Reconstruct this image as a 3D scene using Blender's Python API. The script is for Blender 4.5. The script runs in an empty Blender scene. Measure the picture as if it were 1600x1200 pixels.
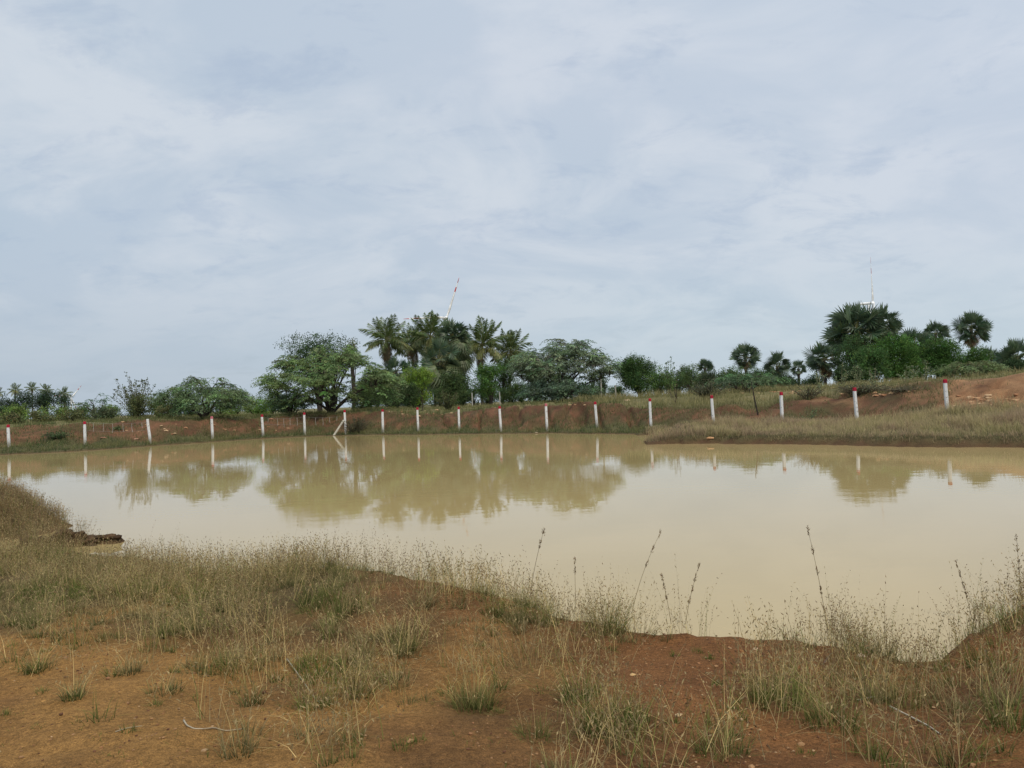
import bpy, math, random
import numpy as np
from mathutils import Matrix, Vector

random.seed(7)
RNG = np.random.default_rng(7)
scene = bpy.context.scene
C = scene.collection

# ------------------------------------------------------------------ camera
F = 1150.0                      # focal length in pixels of the 1600 px photograph
CAMH = 2.2                      # eye height above the water level (z = 0)
ROLL = math.atan(0.0363)
PITCH = 27.0 / F
r0 = np.array([1.0, 0, 0]); u0 = np.array([0, -math.sin(PITCH), math.cos(PITCH)])
FW = np.array([0, math.cos(PITCH), math.sin(PITCH)])
RT = math.cos(ROLL) * r0 - math.sin(ROLL) * u0
UP = math.sin(ROLL) * r0 + math.cos(ROLL) * u0
cam_d = bpy.data.cameras.new("camera"); cam = bpy.data.objects.new("camera", cam_d)
C.objects.link(cam); scene.camera = cam
cam_d.sensor_width = 36.0; cam_d.lens = F / 1600 * 36.0
cam_d.clip_start = 0.05; cam_d.clip_end = 9000
m = Matrix.Identity(4)
for i in range(3):
    m[i][0] = RT[i]; m[i][1] = UP[i]; m[i][2] = -FW[i]
m[2][3] = CAMH
cam.matrix_world = m

# ------------------------------------------------------------------ light
SUN_EL, SUN_AZ = 58.0, 145.0     # azimuth from +Y (view direction) towards +X
scene.view_settings.view_transform = 'Standard'
scene.view_settings.look = 'None'
scene.view_settings.exposure = 0.0
scene.view_settings.gamma = 1.0
scene.view_settings.use_curve_mapping = False
w = bpy.data.worlds.new("World"); scene.world = w; w.use_nodes = True
nt = w.node_tree; nt.nodes.clear(); N = nt.nodes.new; LK = nt.links.new
sky = N('ShaderNodeTexSky'); sky.sky_type = 'NISHITA'; sky.sun_disc = False
sky.sun_elevation = math.radians(SUN_EL); sky.sun_rotation = math.radians(SUN_AZ)
sky.air_density = 1.2; sky.dust_density = 2.0
bg1 = N('ShaderNodeBackground'); bg1.inputs['Strength'].default_value = 0.09
LK(sky.outputs[0], bg1.inputs['Color'])
tc = N('ShaderNodeTexCoord'); sep = N('ShaderNodeSeparateXYZ'); LK(tc.outputs['Generated'], sep.inputs[0])
def mth(op, a, b=None, clamp=False):
    n = N('ShaderNodeMath'); n.operation = op; n.use_clamp = clamp
    for i, v in enumerate((a, b)):
        if v is None: continue
        if isinstance(v, (int, float)): n.inputs[i].default_value = v
        else: LK(v, n.inputs[i])
    return n.outputs[0]
zc_ = mth('MAXIMUM', sep.outputs[2], 0.0)
den = mth('ADD', zc_, 0.30)
cu = mth('DIVIDE', sep.outputs[0], den); cv = mth('DIVIDE', sep.outputs[1], den)
comb = N('ShaderNodeCombineXYZ'); LK(cu, comb.inputs[0]); LK(cv, comb.inputs[1])
def wnoise(scale, detail, rough, off, dist=0.0, sx=1, sy=1):
    mp = N('ShaderNodeMapping'); mp.inputs['Location'].default_value = off
    mp.inputs['Scale'].default_value = (sx, sy, 1)
    LK(comb.outputs[0], mp.inputs[0])
    n = N('ShaderNodeTexNoise'); n.inputs['Scale'].default_value = scale
    n.inputs['Detail'].default_value = detail; n.inputs['Roughness'].default_value = rough
    n.inputs['Distortion'].default_value = dist
    LK(mp.outputs[0], n.inputs['Vector']); return n.outputs['Fac']
def wmap(v, a, b, lo, hi):
    n = N('ShaderNodeMapRange'); n.interpolation_type = 'SMOOTHSTEP'
    n.inputs[1].default_value = a; n.inputs[2].default_value = b
    n.inputs[3].default_value = lo; n.inputs[4].default_value = hi
    LK(v, n.inputs[0]); return n.outputs[0]
n_big = wmap(wnoise(0.55, 3, 0.5, (3.1, 1.7, 0.2), 0.2, 0.8, 1.0), 0.35, 0.66, 0, 1)
n_mid = wmap(wnoise(2.3, 6, 0.58, (0.4, 5.2, 2.0), 0.5, 0.85, 1.05), 0.38, 0.62, 0, 1)
n_fine = wmap(wnoise(6.5, 7, 0.64, (7.7, 2.2, 1.0), 0.4, 0.75, 1.0), 0.50, 0.70, 0, 1)
def mixc(f, a, b):
    n = N('ShaderNodeMix'); n.data_type = 'RGBA'
    if isinstance(f, float): n.inputs[0].default_value = f
    else: LK(f, n.inputs[0])
    for i, v in ((6, a), (7, b)):
        if isinstance(v, tuple): n.inputs[i].default_value = (*v, 1)
        else: LK(v, n.inputs[i])
    return n.outputs[2]
c1 = mixc(n_mid, (0.495, 0.59, 0.695), (0.655, 0.715, 0.78))       # grey-blue cloud base / pale cloud
c2 = mixc(mth('MULTIPLY', n_big, 0.55), c1, (0.60, 0.65, 0.75)) # faint lavender veil
c3 = mixc(mth('MULTIPLY', n_fine, 0.36), c2, (0.43, 0.53, 0.69))
hz = wmap(sep.outputs[2], 0.0, 0.24, 0.8, 0.0)
azf = wmap(sep.outputs[0], -0.7, 0.35, 0, 1)
hcol = mixc(azf, (0.425, 0.515, 0.61), (0.56, 0.66, 0.73))
c4 = mixc(hz, c3, hcol)
# the overcast is a little brighter overhead and towards the veiled sun
sdir = (math.sin(math.radians(SUN_AZ)) * math.cos(math.radians(SUN_EL)), math.cos(math.radians(SUN_AZ)) * math.cos(math.radians(SUN_EL)), math.sin(math.radians(SUN_EL)))
dt = N('ShaderNodeVectorMath'); dt.operation = 'DOT_PRODUCT'; LK(tc.outputs['Generated'], dt.inputs[0]); dt.inputs[1].default_value = sdir
glow = wmap(dt.outputs['Value'], -0.5, 1.0, 1.0, 1.15)
bg2 = N('ShaderNodeBackground'); LK(c4, bg2.inputs['Color']); LK(glow, bg2.inputs['Strength'])
mixs = N('ShaderNodeMixShader')
LK(mth('MULTIPLY', mth('SUBTRACT', 1.0, mth('MULTIPLY', n_fine, 0.08)), 0.93), mixs.inputs[0])
LK(bg1.outputs[0], mixs.inputs[1]); LK(bg2.outputs[0], mixs.inputs[2])
wo = N('ShaderNodeOutputWorld'); LK(mixs.outputs[0], wo.inputs[0])

sd = bpy.data.lights.new("sun", 'SUN'); sd.energy = 2.3; sd.angle = math.radians(14); sd.color = (1.0, 0.90, 0.75)
so = bpy.data.objects.new("sun", sd); C.objects.link(so)
so.rotation_euler = Vector([-v for v in sdir]).to_track_quat('-Z', 'Y').to_euler()
so.location = (0, 0, 30)

# ------------------------------------------------------------------ camera maths
def ray(px, py):
    return FW + RT * (px - 800) / F + UP * (600 - py) / F
def hor(px): return 627 - 0.0363 * (px - 800)
def at(px, py, D):
    d = ray(px, py); t = D / d[1]
    return np.array([d[0] * t, D, CAMH + d[2] * t])
def wpt(px, py):
    d = ray(px, py); t = -CAMH / d[2]
    return np.array([d[0] * t, d[1] * t, 0.0])
def colx(px, D): return at(px, hor(px), D)[0]
def project(P):
    q = P - np.array([0, 0, CAMH]); dd = q @ FW
    dd = np.where(dd < 0.05, 0.05, dd)
    return 800 + F * (q @ RT) / dd, 600 - F * (q @ UP) / dd

# ------------------------------------------------------------------ noise
def _h(ix, iy, s):
    v = (ix.astype(np.int64) * 374761393 + iy.astype(np.int64) * 668265263 + s * 974634777) & 0x7fffffff
    v = ((v ^ (v >> 13)) * 1274126177) & 0x7fffffff
    return ((v ^ (v >> 16)) & 0xffff) / 65535.0
def vnoise(x, y, s=0):
    ix = np.floor(x); iy = np.floor(y); fx = x - ix; fy = y - iy
    fx = fx * fx * (3 - 2 * fx); fy = fy * fy * (3 - 2 * fy)
    a = _h(ix, iy, s); b = _h(ix + 1, iy, s); c = _h(ix, iy + 1, s); d = _h(ix + 1, iy + 1, s)
    return (a * (1 - fx) + b * fx) * (1 - fy) + (c * (1 - fx) + d * fx) * fy
def fbm(x, y, sc, o=4, s=0):
    x = np.asarray(x, float) / sc; y = np.asarray(y, float) / sc; t = 0; a = 1; n = 0
    for k in range(o):
        t = t + a * vnoise(x + 17.3 * k, y - 9.1 * k, s + k); n += a; a *= 0.5; x = x * 2.03; y = y * 2.03
    return t / n
def sst(a, b, x):
    t = np.clip((x - a) / (b - a), 0, 1); return t * t * (3 - 2 * t)

# ------------------------------------------------------------------ terrain
NP = [-500, 0, 100, 150, 200, 270, 300, 450, 550, 650, 760, 860, 1000, 1100, 1200, 1300, 1400, 1450, 1500, 1560, 1600, 1700, 1900]
ND = [12.5, 12.2, 12.0, 11.8, 11.4, 10.8, 10.2, 10.4, 10.0, 9.3, 8.4, 7.4, 6.9, 6.75, 6.55, 6.3, 5.95, 5.95, 6.6, 7.2, 7.7, 11, 15]
NZ = [.12, .12, .12, .12, .12, .14, .22, .45, .5, .5, .42, .35, .3, .28, .28, .28, .28, .3, .42, .48, .52, .6, .7]
NM = [.3, .3, .3, .3, .3, .32, .34, .38, .42, .42, .4, .42, .45, .47, .48, .48, .48, .5, .55, .58, .6, .65, .7]
FP = [-300, 0, 130, 233, 332, 411, 475, 540, 596, 652, 716, 781, 853, 932, 990, 1006, 1100, 1220, 1338, 1478, 1600, 1900]
FD = [44, 46, 47.7, 51.3, 54.6, 57.2, 58.7, 57.5, 56.2, 53.8, 52, 50.6, 48.6, 45.6, 43, 33.8, 33, 30.5, 28.3, 26.2, 25, 23]
PD = [48, 48.6, 50.4, 52.6, 55.6, 58.4, 59.7, 58.6, 57.5, 55.5, 54, 52, 50, 48.5, 46.5, 45.5, 42.2, 40.5, 38.9, 34.7, 33, 30]
PZ = [.35, .36, .38, .22, .12, .12, .1, .12, .12, .12, .15, .15, .2, .28, .22, .25, .4, .45, .5, .85, .95, 1.0]
CD = [54, 54, 55, 57, 60, 64, 65, 65, 63.5, 62, 60, 58, 54.5, 52, 51, 50, 47, 45.5, 45, 41, 37.5, 34]
CZ = [1.75, 1.8, 1.8, 1.78, 1.72, 1.7, 1.7, 1.75, 1.9, 1.5, 1.6, 1.7, 1.87, 1.9, 1.5, 1.46, 1.4, 1.6, 2.15, 2.4, 2.6, 2.7]
BD = [90, 90, 90, 90, 90, 90, 90, 85, 80, 75, 75, 75, 70, 64, 60, 60, 60, 58, 55, 50, 45, 45]
BZ = [1.6, 1.6, 1.6, 1.6, 1.6, 1.6, 1.7, 1.8, 1.9, 1.8, 1.8, 1.8, 1.95, 2.0, 2.0, 2.05, 2.15, 2.3, 2.45, 2.6, 2.75, 2.8]
SPIT_A, SPIT_B = wpt(60, 857), wpt(183, 847)
def seg_d(x, y, A, B):
    ax, ay = A[0], A[1]; bx, by = B[0] - ax, B[1] - ay
    t = np.clip(((x - ax) * bx + (y - ay) * by) / (bx * bx + by * by), 0, 1)
    return np.hypot(x - ax - t * bx, y - ay - t * by), t
def terrain(x, y, detail=True):
    x = np.asarray(x, float); y = np.asarray(y, float)
    yy = np.maximum(y, 0.3); px = np.clip(800 + F * x / yy, -2600, 4200)
    wob = (fbm(x, y, 1.6, 3, 5) - .5)
    Ds = np.interp(px, NP, ND); zc = np.interp(px, NP, NZ); zm = np.interp(px, NP, NM)
    Dc = Ds * (1 - zc / CAMH); Dsh = Dc + zc * 1.3 + .12 + wob * .5
    fd = np.interp(px, FP, FD) + (fbm(x, y * .3, 3.0, 3, 8) - .5) * 1.0 + (fbm(x, y * .1, .9, 3, 9) - .5) * .9
    pd = np.maximum(np.interp(px, FP, PD), fd + .8); pz = np.interp(px, FP, PZ)
    cd = np.interp(px, FP, CD) + (fbm(x, y * .2, 5, 2, 3) - .5) * 1.5; cz = np.interp(px, FP, CZ)
    bd = np.interp(px, FP, BD); bz = np.interp(px, FP, BZ)
    ez = np.where(px > 1003, .34, .07)
    far = np.interp(px, [0, 700, 900, 1600], [1.45, 1.5, 1.8, 1.9])
    o = np.ones_like(px)
    KD = [0 * o, 3 * o, .65 * Dc, Dc, Dsh, Dsh + 1.2, fd - 3, fd, fd + .3, pd, cd, bd, 220 * o, 6000 * o]
    KZ = [.62 * o, .6 * o, zm, zc, 0 * o, -.5 * o, -.5 * o, -.02 * o, ez, pz + ez * 0, cz, bz, far, far]
    z = .62 * o; s = 0 * o
    for k in range(len(KD) - 1):
        t = (y - KD[k]) / np.maximum(KD[k + 1] - KD[k], 1e-3); inn = (t >= 0) & (t < 1)
        tt = t if k in (3, 7) else .45 * t + .55 * t * t * (3 - 2 * t)
        z = np.where(inn, KZ[k] + (KZ[k + 1] - KZ[k]) * tt, z); s = np.where(inn, k + t, s)
    s = np.where(y >= 6000, 13, s)
    tip = (1 - sst(1003, 1085, px)) * (px > 1003) * (s >= 7) * (s < 8.99) * (y < 43)
    z = z * (1 - .72 * tip * (z > 0))
    # close the pond far outside the frame
    sidefar = sst(1.15, 1.7, np.abs(x) / yy) * sst(2, 10, np.abs(x))
    z = z * (1 - sidefar) + np.maximum(z, .8) * sidefar
    # inlet, left mound, small spit
    d, t = seg_d(x, y, wpt(95, 866), wpt(260, 846)); 
    z = np.where(s < 5, np.minimum(z, -.22 + d / .34 * .3 + wob * .1), z)
    e = np.hypot((x + 12.2) / 3.9, (y - 14.3) / 2.1) + wob * .3
    z = np.maximum(z, .72 * (1 - sst(.55, 1.0, e)) * 1.06 - .06)
    d, t = seg_d(x, y, SPIT_A, SPIT_B)
    n3_ = fbm(x, y, .22, 3, 6) - .5; wd = np.maximum(.34 - .2 * t + wob * .2 + n3_ * .35, .05)
    z = np.maximum(z, (.2 + .25 * n3_) * (1 - sst(.5, 1.0, d / wd)) * (1 - .5 * t * t) - .03 * (d / wd))
    ax_, bx_ = (985 - 800) / F * 39.5, (1042 - 800) / F * 41.0
    d, t = seg_d(x, y, (ax_, 39.5), (bx_, 41.0)); wch = 3.3 - 2.3 * t + wob
    z = np.where((y > 30) & (y < 60), np.minimum(z, np.where(d < wch * 1.25, -.35 + .55 * np.clip(d / np.maximum(wch, .2), 0, 9) ** 2, z)), z)
    if detail:
        land = sst(-.02, .12, z)
        nearm = 1 - sst(14, 20, y)
        z = z + land * nearm * ((fbm(x, y, .9, 4, 11) - .5) * .14 + (fbm(x, y, .16, 3, 21) - .5) * .05)
        farm = (1 - nearm)
        bank = np.clip(1 - np.abs(s - 9.6) / 1.6, 0, 1)
        z = z + land * farm * ((fbm(x, y, 2.4, 4, 31) - .5) * (.22 + .45 * bank * (y < 80)))
        gul = np.abs(fbm(x, y * .25, 1.7, 3, 41) - .5) * 2
        z = z - land * farm * (y < 80) * bank * (1 - sst(.0, .16, gul)) * .42
        z = np.where((y > 20) & (s > 7.6) & (d > wch * 1.3), np.maximum(z, .03), z)
    return z, s, px
def H(x, y):
    return terrain(np.atleast_1d(float(x)), np.atleast_1d(float(y)))[0][0]

# ------------------------------------------------------------------ mesh helpers
def mesh_from(name, V, Q=None, T=None, col=None, smooth=False):
    V = np.asarray(V, np.float32); me = bpy.data.meshes.new(name)
    Q = np.zeros((0, 4), np.int32) if Q is None or len(Q) == 0 else np.asarray(Q, np.int32)
    T = np.zeros((0, 3), np.int32) if T is None or len(T) == 0 else np.asarray(T, np.int32)
    me.vertices.add(len(V)); me.vertices.foreach_set('co', V.ravel())
    nl = Q.size + T.size; me.loops.add(nl); me.polygons.add(len(Q) + len(T))
    me.loops.foreach_set('vertex_index', np.concatenate([Q.ravel(), T.ravel()]).astype(np.int32))
    ls = np.concatenate([np.arange(len(Q)) * 4, Q.size + np.arange(len(T)) * 3]).astype(np.int32)
    me.polygons.foreach_set('loop_start', ls)
    me.polygons.foreach_set('use_smooth', np.full(len(ls), smooth))
    if col is not None:
        a = me.color_attributes.new('Col', 'FLOAT_COLOR', 'POINT')
        c = np.ones((len(V), 4), np.float32); c[:, :3] = col; a.data.foreach_set('color', c.ravel())
    me.update(calc_edges=True); me.validate()
    return me
class MB:
    def __init__(s): s.V = []; s.Q = []; s.T = []; s.K = []; s.n = 0
    def add(s, V, Q=None, T=None, col=(.5, .5, .5)):
        V = np.asarray(V, float).reshape(-1, 3)
        s.V.append(V); s.K.append(np.broadcast_to(np.asarray(col, float), (len(V), 3)))
        if Q is not None and len(Q): s.Q.append(np.asarray(Q, np.int64) + s.n)
        if T is not None and len(T): s.T.append(np.asarray(T, np.int64) + s.n)
        s.n += len(V)
    def build(s, name, mat, parent=None, smooth=False, loc=None):
        me = s.mesh(name, mat, smooth)
        return obj(name, me, parent, loc)
    def mesh(s, name, mat, smooth=False):
        me = mesh_from(name, np.concatenate(s.V), np.concatenate(s.Q) if s.Q else None, np.concatenate(s.T) if s.T else None, np.concatenate(s.K), smooth)
        me.materials.append(mat); return me
def obj(name, me, parent=None, loc=None):
    o = bpy.data.objects.new(name, me); C.objects.link(o)
    if parent is not None: o.parent = parent
    if loc is not None: o.location = loc
    return o
def tag(o, label=None, cat=None, group=None, kind=None):
    if label: o['label'] = label
    if cat: o['category'] = cat
    if group: o['group'] = group
    if kind: o['kind'] = kind
    return o
def thing(name, label, cat, loc, group=None, rz=0.0):
    o = obj(name, None, None, tuple(map(float, loc))); o.rotation_euler.z = rz
    return tag(o, label, cat, group)
def nrm(v): 
    v = np.asarray(v, float); return v / np.maximum(np.linalg.norm(v, axis=-1, keepdims=True), 1e-9)
def tube(mb, pts, rad, k=6, col=(.2, .15, .1), cap=True):
    pts = np.asarray(pts, float); n = len(pts); rad = np.broadcast_to(rad, (n,))
    tg = np.gradient(pts, axis=0); tg = nrm(tg)
    ref = np.array([0, 0, 1.0]) if abs(tg[0][2]) < .9 else np.array([1.0, 0, 0])
    V = []
    for i in range(n):
        a = nrm(np.cross(tg[i], ref)); b = np.cross(tg[i], a)
        th = np.arange(k) * 2 * math.pi / k
        V.append(pts[i] + rad[i] * (np.cos(th)[:, None] * a + np.sin(th)[:, None] * b))
    V = np.concatenate(V); Q = []
    for i in range(n - 1):
        for j in range(k):
            Q.append((i * k + j, i * k + (j + 1) % k, (i + 1) * k + (j + 1) % k, (i + 1) * k + j))
    T = []
    if cap:
        for j in range(1, k - 1): T.append(((n - 1) * k, (n - 1) * k + j, (n - 1) * k + j + 1)); T.append((0, j + 1, j))
    mb.add(V, Q, T, col)
def bez(a, b, c, n=6):
    t = np.linspace(0, 1, n)[:, None]; return (1 - t) ** 2 * a + 2 * t * (1 - t) * b + t * t * c
def rand_dir(n, rng=RNG):
    v = rng.normal(size=(n, 3)); return nrm(v)
def leaves(mb, P, D, L, W, col, rng=RNG, up=None):
    """rhombic leaves at P pointing along D, length L, width W"""
    P = np.asarray(P); n = len(P); D = nrm(D); S = nrm(np.cross(D, rand_dir(n, rng) if up is None else up))
    L = np.broadcast_to(L, (n,))[:, None]; W = np.broadcast_to(W, (n,))[:, None]
    V = np.stack([P, P + D * L * .45 + S * W * .5, P + D * L, P + D * L * .45 - S * W * .5], 1).reshape(-1, 3)
    c = np.repeat(np.broadcast_to(col, (n, 3)), 4, 0)
    mb.add(V, np.arange(4 * n).reshape(n, 4), None, c)
def blades(mb, B, az, L, lean, W, cb, ct, nseg=3, rng=RNG, bend=None):
    """grass blades: curved, tapering strips"""
    n = len(B); L = np.broadcast_to(L, (n,)); lean = np.broadcast_to(lean, (n,)); W = np.broadcast_to(W, (n,))
    d = np.stack([np.cos(az), np.sin(az), 0 * az], 1)
    fa = rng.uniform(0, math.pi, n); sd_ = np.stack([np.cos(fa), np.sin(fa), 0 * fa], 1)
    if bend is not None: side = np.stack([-d[:, 1], d[:, 0], 0 * az], 1) * bend[:, None]
    out = []; cols = []
    for i in range(nseg + 1):
        t = i / nseg
        p = B + d * (L * lean * (.35 * t + .65 * t ** 1.8))[:, None]
        if bend is not None: p = p + side * (L * t * t)[:, None]
        p[:, 2] += L * (np.sqrt(np.maximum(1 - lean ** 2, .02)) * t - .32 * lean ** 2 * t * t)
        wv = sd_ * (W * (1 - .82 * t) * .5)[:, None]
        out += [p - wv, p + wv]
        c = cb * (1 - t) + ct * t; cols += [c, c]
    V = np.stack(out, 1).reshape(-1, 3); K = np.stack(cols, 1).reshape(-1, 3)
    m_ = 2 * (nseg + 1); base = (np.arange(n) * m_)[:, None, None]
    q = np.array([[2 * i, 2 * i + 1, 2 * i + 3, 2 * i + 2] for i in range(nseg)])[None]
    mb.add(V, (base + q).reshape(-1, 4), None, K)
def blade_pt(B, az, L, lean, t, bend=None):
    d = np.stack([np.cos(az), np.sin(az), 0 * az], 1)
    p = B + d * (L * lean * (.35 * t + .65 * t ** 1.8))[:, None]
    if bend is not None: p = p + np.stack([-d[:, 1], d[:, 0], 0 * az], 1) * (bend * L * t * t)[:, None]
    p[:, 2] += L * (np.sqrt(np.maximum(1 - lean ** 2, .02)) * t - .32 * lean ** 2 * t * t)
    return p

# ------------------------------------------------------------------ materials
def mat_new(name):
    mt = bpy.data.materials.new(name); mt.use_nodes = True; mt.node_tree.nodes.clear(); return mt, mt.node_tree
def foliage_mat(name, trans=.3, noise_sc=6.0, rough=.75, spec=.25, gain=1.0):
    mt, t = mat_new(name); nn = t.nodes.new; lk = t.links.new
    at_ = nn('ShaderNodeAttribute'); at_.attribute_name = 'Col'
    tc = nn('ShaderNodeTexCoord'); nz = nn('ShaderNodeTexNoise'); nz.inputs['Scale'].default_value = noise_sc; nz.inputs['Detail'].default_value = 3
    lk(tc.outputs['Object'], nz.inputs['Vector'])
    mr = nn('ShaderNodeMapRange'); mr.inputs[1].default_value = .3; mr.inputs[2].default_value = .7; mr.inputs[3].default_value = .75 * gain; mr.inputs[4].default_value = 1.25 * gain
    lk(nz.outputs['Fac'], mr.inputs[0])
    mx = nn('ShaderNodeVectorMath'); mx.operation = 'SCALE'; lk(at_.outputs['Color'], mx.inputs[0]); lk(mr.outputs[0], mx.inputs['Scale'])
    p = nn('ShaderNodeBsdfPrincipled'); p.inputs['Roughness'].default_value = rough; p.inputs['Specular IOR Level'].default_value = spec
    lk(mx.outputs[0], p.inputs['Base Color'])
    o = nn('ShaderNodeOutputMaterial')
    if trans > 0:
        tr = nn('ShaderNodeBsdfTranslucent'); lk(mx.outputs[0], tr.inputs['Color'])
        ms = nn('ShaderNodeMixShader'); ms.inputs[0].default_value = trans
        lk(p.outputs[0], ms.inputs[1]); lk(tr.outputs[0], ms.inputs[2]); lk(ms.outputs[0], o.inputs[0])
    else: lk(p.outputs[0], o.inputs[0])
    return mt
M_leaf = foliage_mat('leaf', .35, 1.2, gain=1.6)
M_frond = foliage_mat('frond', .25, 1.0, .5, .5, 1.6)
M_grass = foliage_mat('grass', .4, 3.0, .8, .15, 1.35)
M_bark = foliage_mat('bark', 0, 9.0, .9, .1)
M_stone = foliage_mat('stone', 0, 25.0, .9, .2)
M_white = foliage_mat('painted_metal', 0, .3, .5, .4)

def soil_mat():
    mt, t = mat_new('soil'); nn = t.nodes.new; lk = t.links.new
    a = nn('ShaderNodeAttribute'); a.attribute_name = 'Col'
    tc = nn('ShaderNodeTexCoord')
    def noi(sc, det=4, ro=.6):
        n = nn('ShaderNodeTexNoise'); n.inputs['Scale'].default_value = sc; n.inputs['Detail'].default_value = det; n.inputs['Roughness'].default_value = ro
        lk(tc.outputs['Object'], n.inputs['Vector']); return n.outputs['Fac']
    def mr(v, a0, b0, c0, d0):
        n = nn('ShaderNodeMapRange'); 
        for i, q in enumerate((a0, b0, c0, d0)): n.inputs[i + 1].default_value = q
        lk(v, n.inputs[0]); return n.outputs[0]
    def mul(x, y):
        n = nn('ShaderNodeMath'); n.operation = 'MULTIPLY'; lk(x, n.inputs[0]); lk(y, n.inputs[1]); return n.outputs[0]
    k = mul(mul(mr(noi(1.7), .3, .7, .78, 1.22), mr(noi(28, 5, .7), .3, .7, .6, 1.4)), mr(noi(130, 3, .7), .32, .68, .45, 1.55))
    sc = nn('ShaderNodeVectorMath'); sc.operation = 'SCALE'; lk(a.outputs['Color'], sc.inputs[0]); lk(k, sc.inputs['Scale'])
    vo = nn('ShaderNodeTexVoronoi'); vo.inputs['Scale'].default_value = 75; lk(tc.outputs['Object'], vo.inputs['Vector'])
    gr = nn('ShaderNodeMix'); gr.data_type = 'RGBA'
    lk(mul(mr(vo.outputs['Distance'], .18, .32, .55, 0.0), mr(noi(9), .45, .62, 0, 1)), gr.inputs[0])
    lk(sc.outputs[0], gr.inputs[6]); gr.inputs[7].default_value = (.30, .165, .07, 1)
    p = nn('ShaderNodeBsdfPrincipled'); p.inputs['Roughness'].default_value = .95; p.inputs['Specular IOR Level'].default_value = .15
    lk(gr.outputs[2], p.inputs['Base Color'])
    b1 = nn('ShaderNodeBump'); b1.inputs['Strength'].default_value = .9; b1.inputs['Distance'].default_value = .04; lk(noi(22, 6, .72), b1.inputs['Height'])
    b2 = nn('ShaderNodeBump'); b2.inputs['Strength'].default_value = .6; b2.inputs['Distance'].default_value = .006; lk(noi(150, 3, .7), b2.inputs['Height'])
    lk(b1.outputs[0], b2.inputs['Normal']); lk(b2.outputs[0], p.inputs['Normal'])
    o = nn('ShaderNodeOutputMaterial'); lk(p.outputs[0], o.inputs[0]); return mt
M_soil = soil_mat()

def water_mat():
    mt, t = mat_new('muddy_water'); nn = t.nodes.new; lk = t.links.new
    tc = nn('ShaderNodeTexCoord')
    def noi(sc, det, sx=1, sy=1):
        mp = nn('ShaderNodeMapping'); mp.inputs['Scale'].default_value = (sx, sy, 1); lk(tc.outputs['Object'], mp.inputs[0])
        n = nn('ShaderNodeTexNoise'); n.inputs['Scale'].default_value = sc; n.inputs['Detail'].default_value = det
        lk(mp.outputs[0], n.inputs['Vector']); return n.outputs['Fac']
    mx = nn('ShaderNodeMix'); mx.data_type = 'RGBA'; lk(noi(.12, 3), mx.inputs[0])
    mx.inputs[6].default_value = (.415, .315, .142, 1); mx.inputs[7].default_value = (.46, .355, .168, 1)
    p = nn('ShaderNodeBsdfPrincipled'); p.inputs['Roughness'].default_value = .015; p.inputs['IOR'].default_value = 1.333
    lk(mx.outputs[2], p.inputs['Base Color'])
    b1 = nn('ShaderNodeBump'); b1.inputs['Strength'].default_value = .4; b1.inputs['Distance'].default_value = .004; lk(noi(1.4, 3, 1, 1.6), b1.inputs['Height'])
    # a breeze roughens some patches more than others
    br = nn('ShaderNodeMapRange'); br.inputs[1].default_value = .42; br.inputs[2].default_value = .65; br.inputs[3].default_value = .03; br.inputs[4].default_value = .45
    lk(noi(.16, 2, 1, 2.2), br.inputs[0])
    b2 = nn('ShaderNodeBump'); b2.inputs['Distance'].default_value = .002; lk(br.outputs[0], b2.inputs['Strength']); lk(noi(9, 2, .8, 1.6), b2.inputs['Height'])
    lk(b1.outputs[0], b2.inputs['Normal']); lk(b2.outputs[0], p.inputs['Normal'])
    o = nn('ShaderNodeOutputMaterial'); lk(p.outputs[0], o.inputs[0]); return mt

# ------------------------------------------------------------------ ground and water
def lines(segs):
    out = [segs[0][0]]
    for a, b, s in segs:
        n = max(1, int(round((b - a) / s))); out += list(np.linspace(a, b, n + 1)[1:])
    return np.array(out)
def grow(a, f, end):
    o = []; s = abs(a) * .02 + .5; v = a
    while v < end: s *= f; v += s; o.append(v)
    return np.array(o)
gx = grow(56, 1.16, 6000); gx_in = lines([(-56, -11, .5), (-11, 9, .08), (9, 56, .5)])
gx = np.concatenate([-gx[::-1], gx_in, gx])
gyb = -grow(1, 1.5, 3000)[::-1]
gy_in = lines([(-1, 2, .3), (2, 13, .08), (13, 17, .18), (17, 24, .8), (24, 68, .38), (68, 120, 1.5)])
gy = np.concatenate([gyb, gy_in, grow(120, 1.2, 6500)])
X, Y = np.meshgrid(gx, gy); xf, yf = X.ravel(), Y.ravel()
Z, S, PX = terrain(xf, yf)
nx, ny = len(gx), len(gy)
idx = np.arange(nx * ny).reshape(ny, nx)
Q = np.stack([idx[:-1, :-1], idx[:-1, 1:], idx[1:, 1:], idx[1:, :-1]], -1).reshape(-1, 4)
def lerp(a, b, t): return np.asarray(a) * (1 - t[:, None]) + np.asarray(b) * t[:, None]
def blob(px, py, L):
    t = np.zeros_like(px)
    for (cx, cy, rx, ry, v) in L: t = np.maximum(t, v * np.exp(-(((px - cx) / rx) ** 2 + ((py - cy) / ry) ** 2)))
    t = t * (1 - .95 * np.exp(-(((px - 165) / 85) ** 2 + ((py - 868) / 15) ** 2))) * (1 - .8 * np.exp(-(((px - 1090) / 80) ** 2 + ((py - 1060) / 45) ** 2))) * (1 - .7 * np.exp(-(((px - 640) / 60) ** 2 + ((py - 1120) / 25) ** 2)))
    return t
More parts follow.
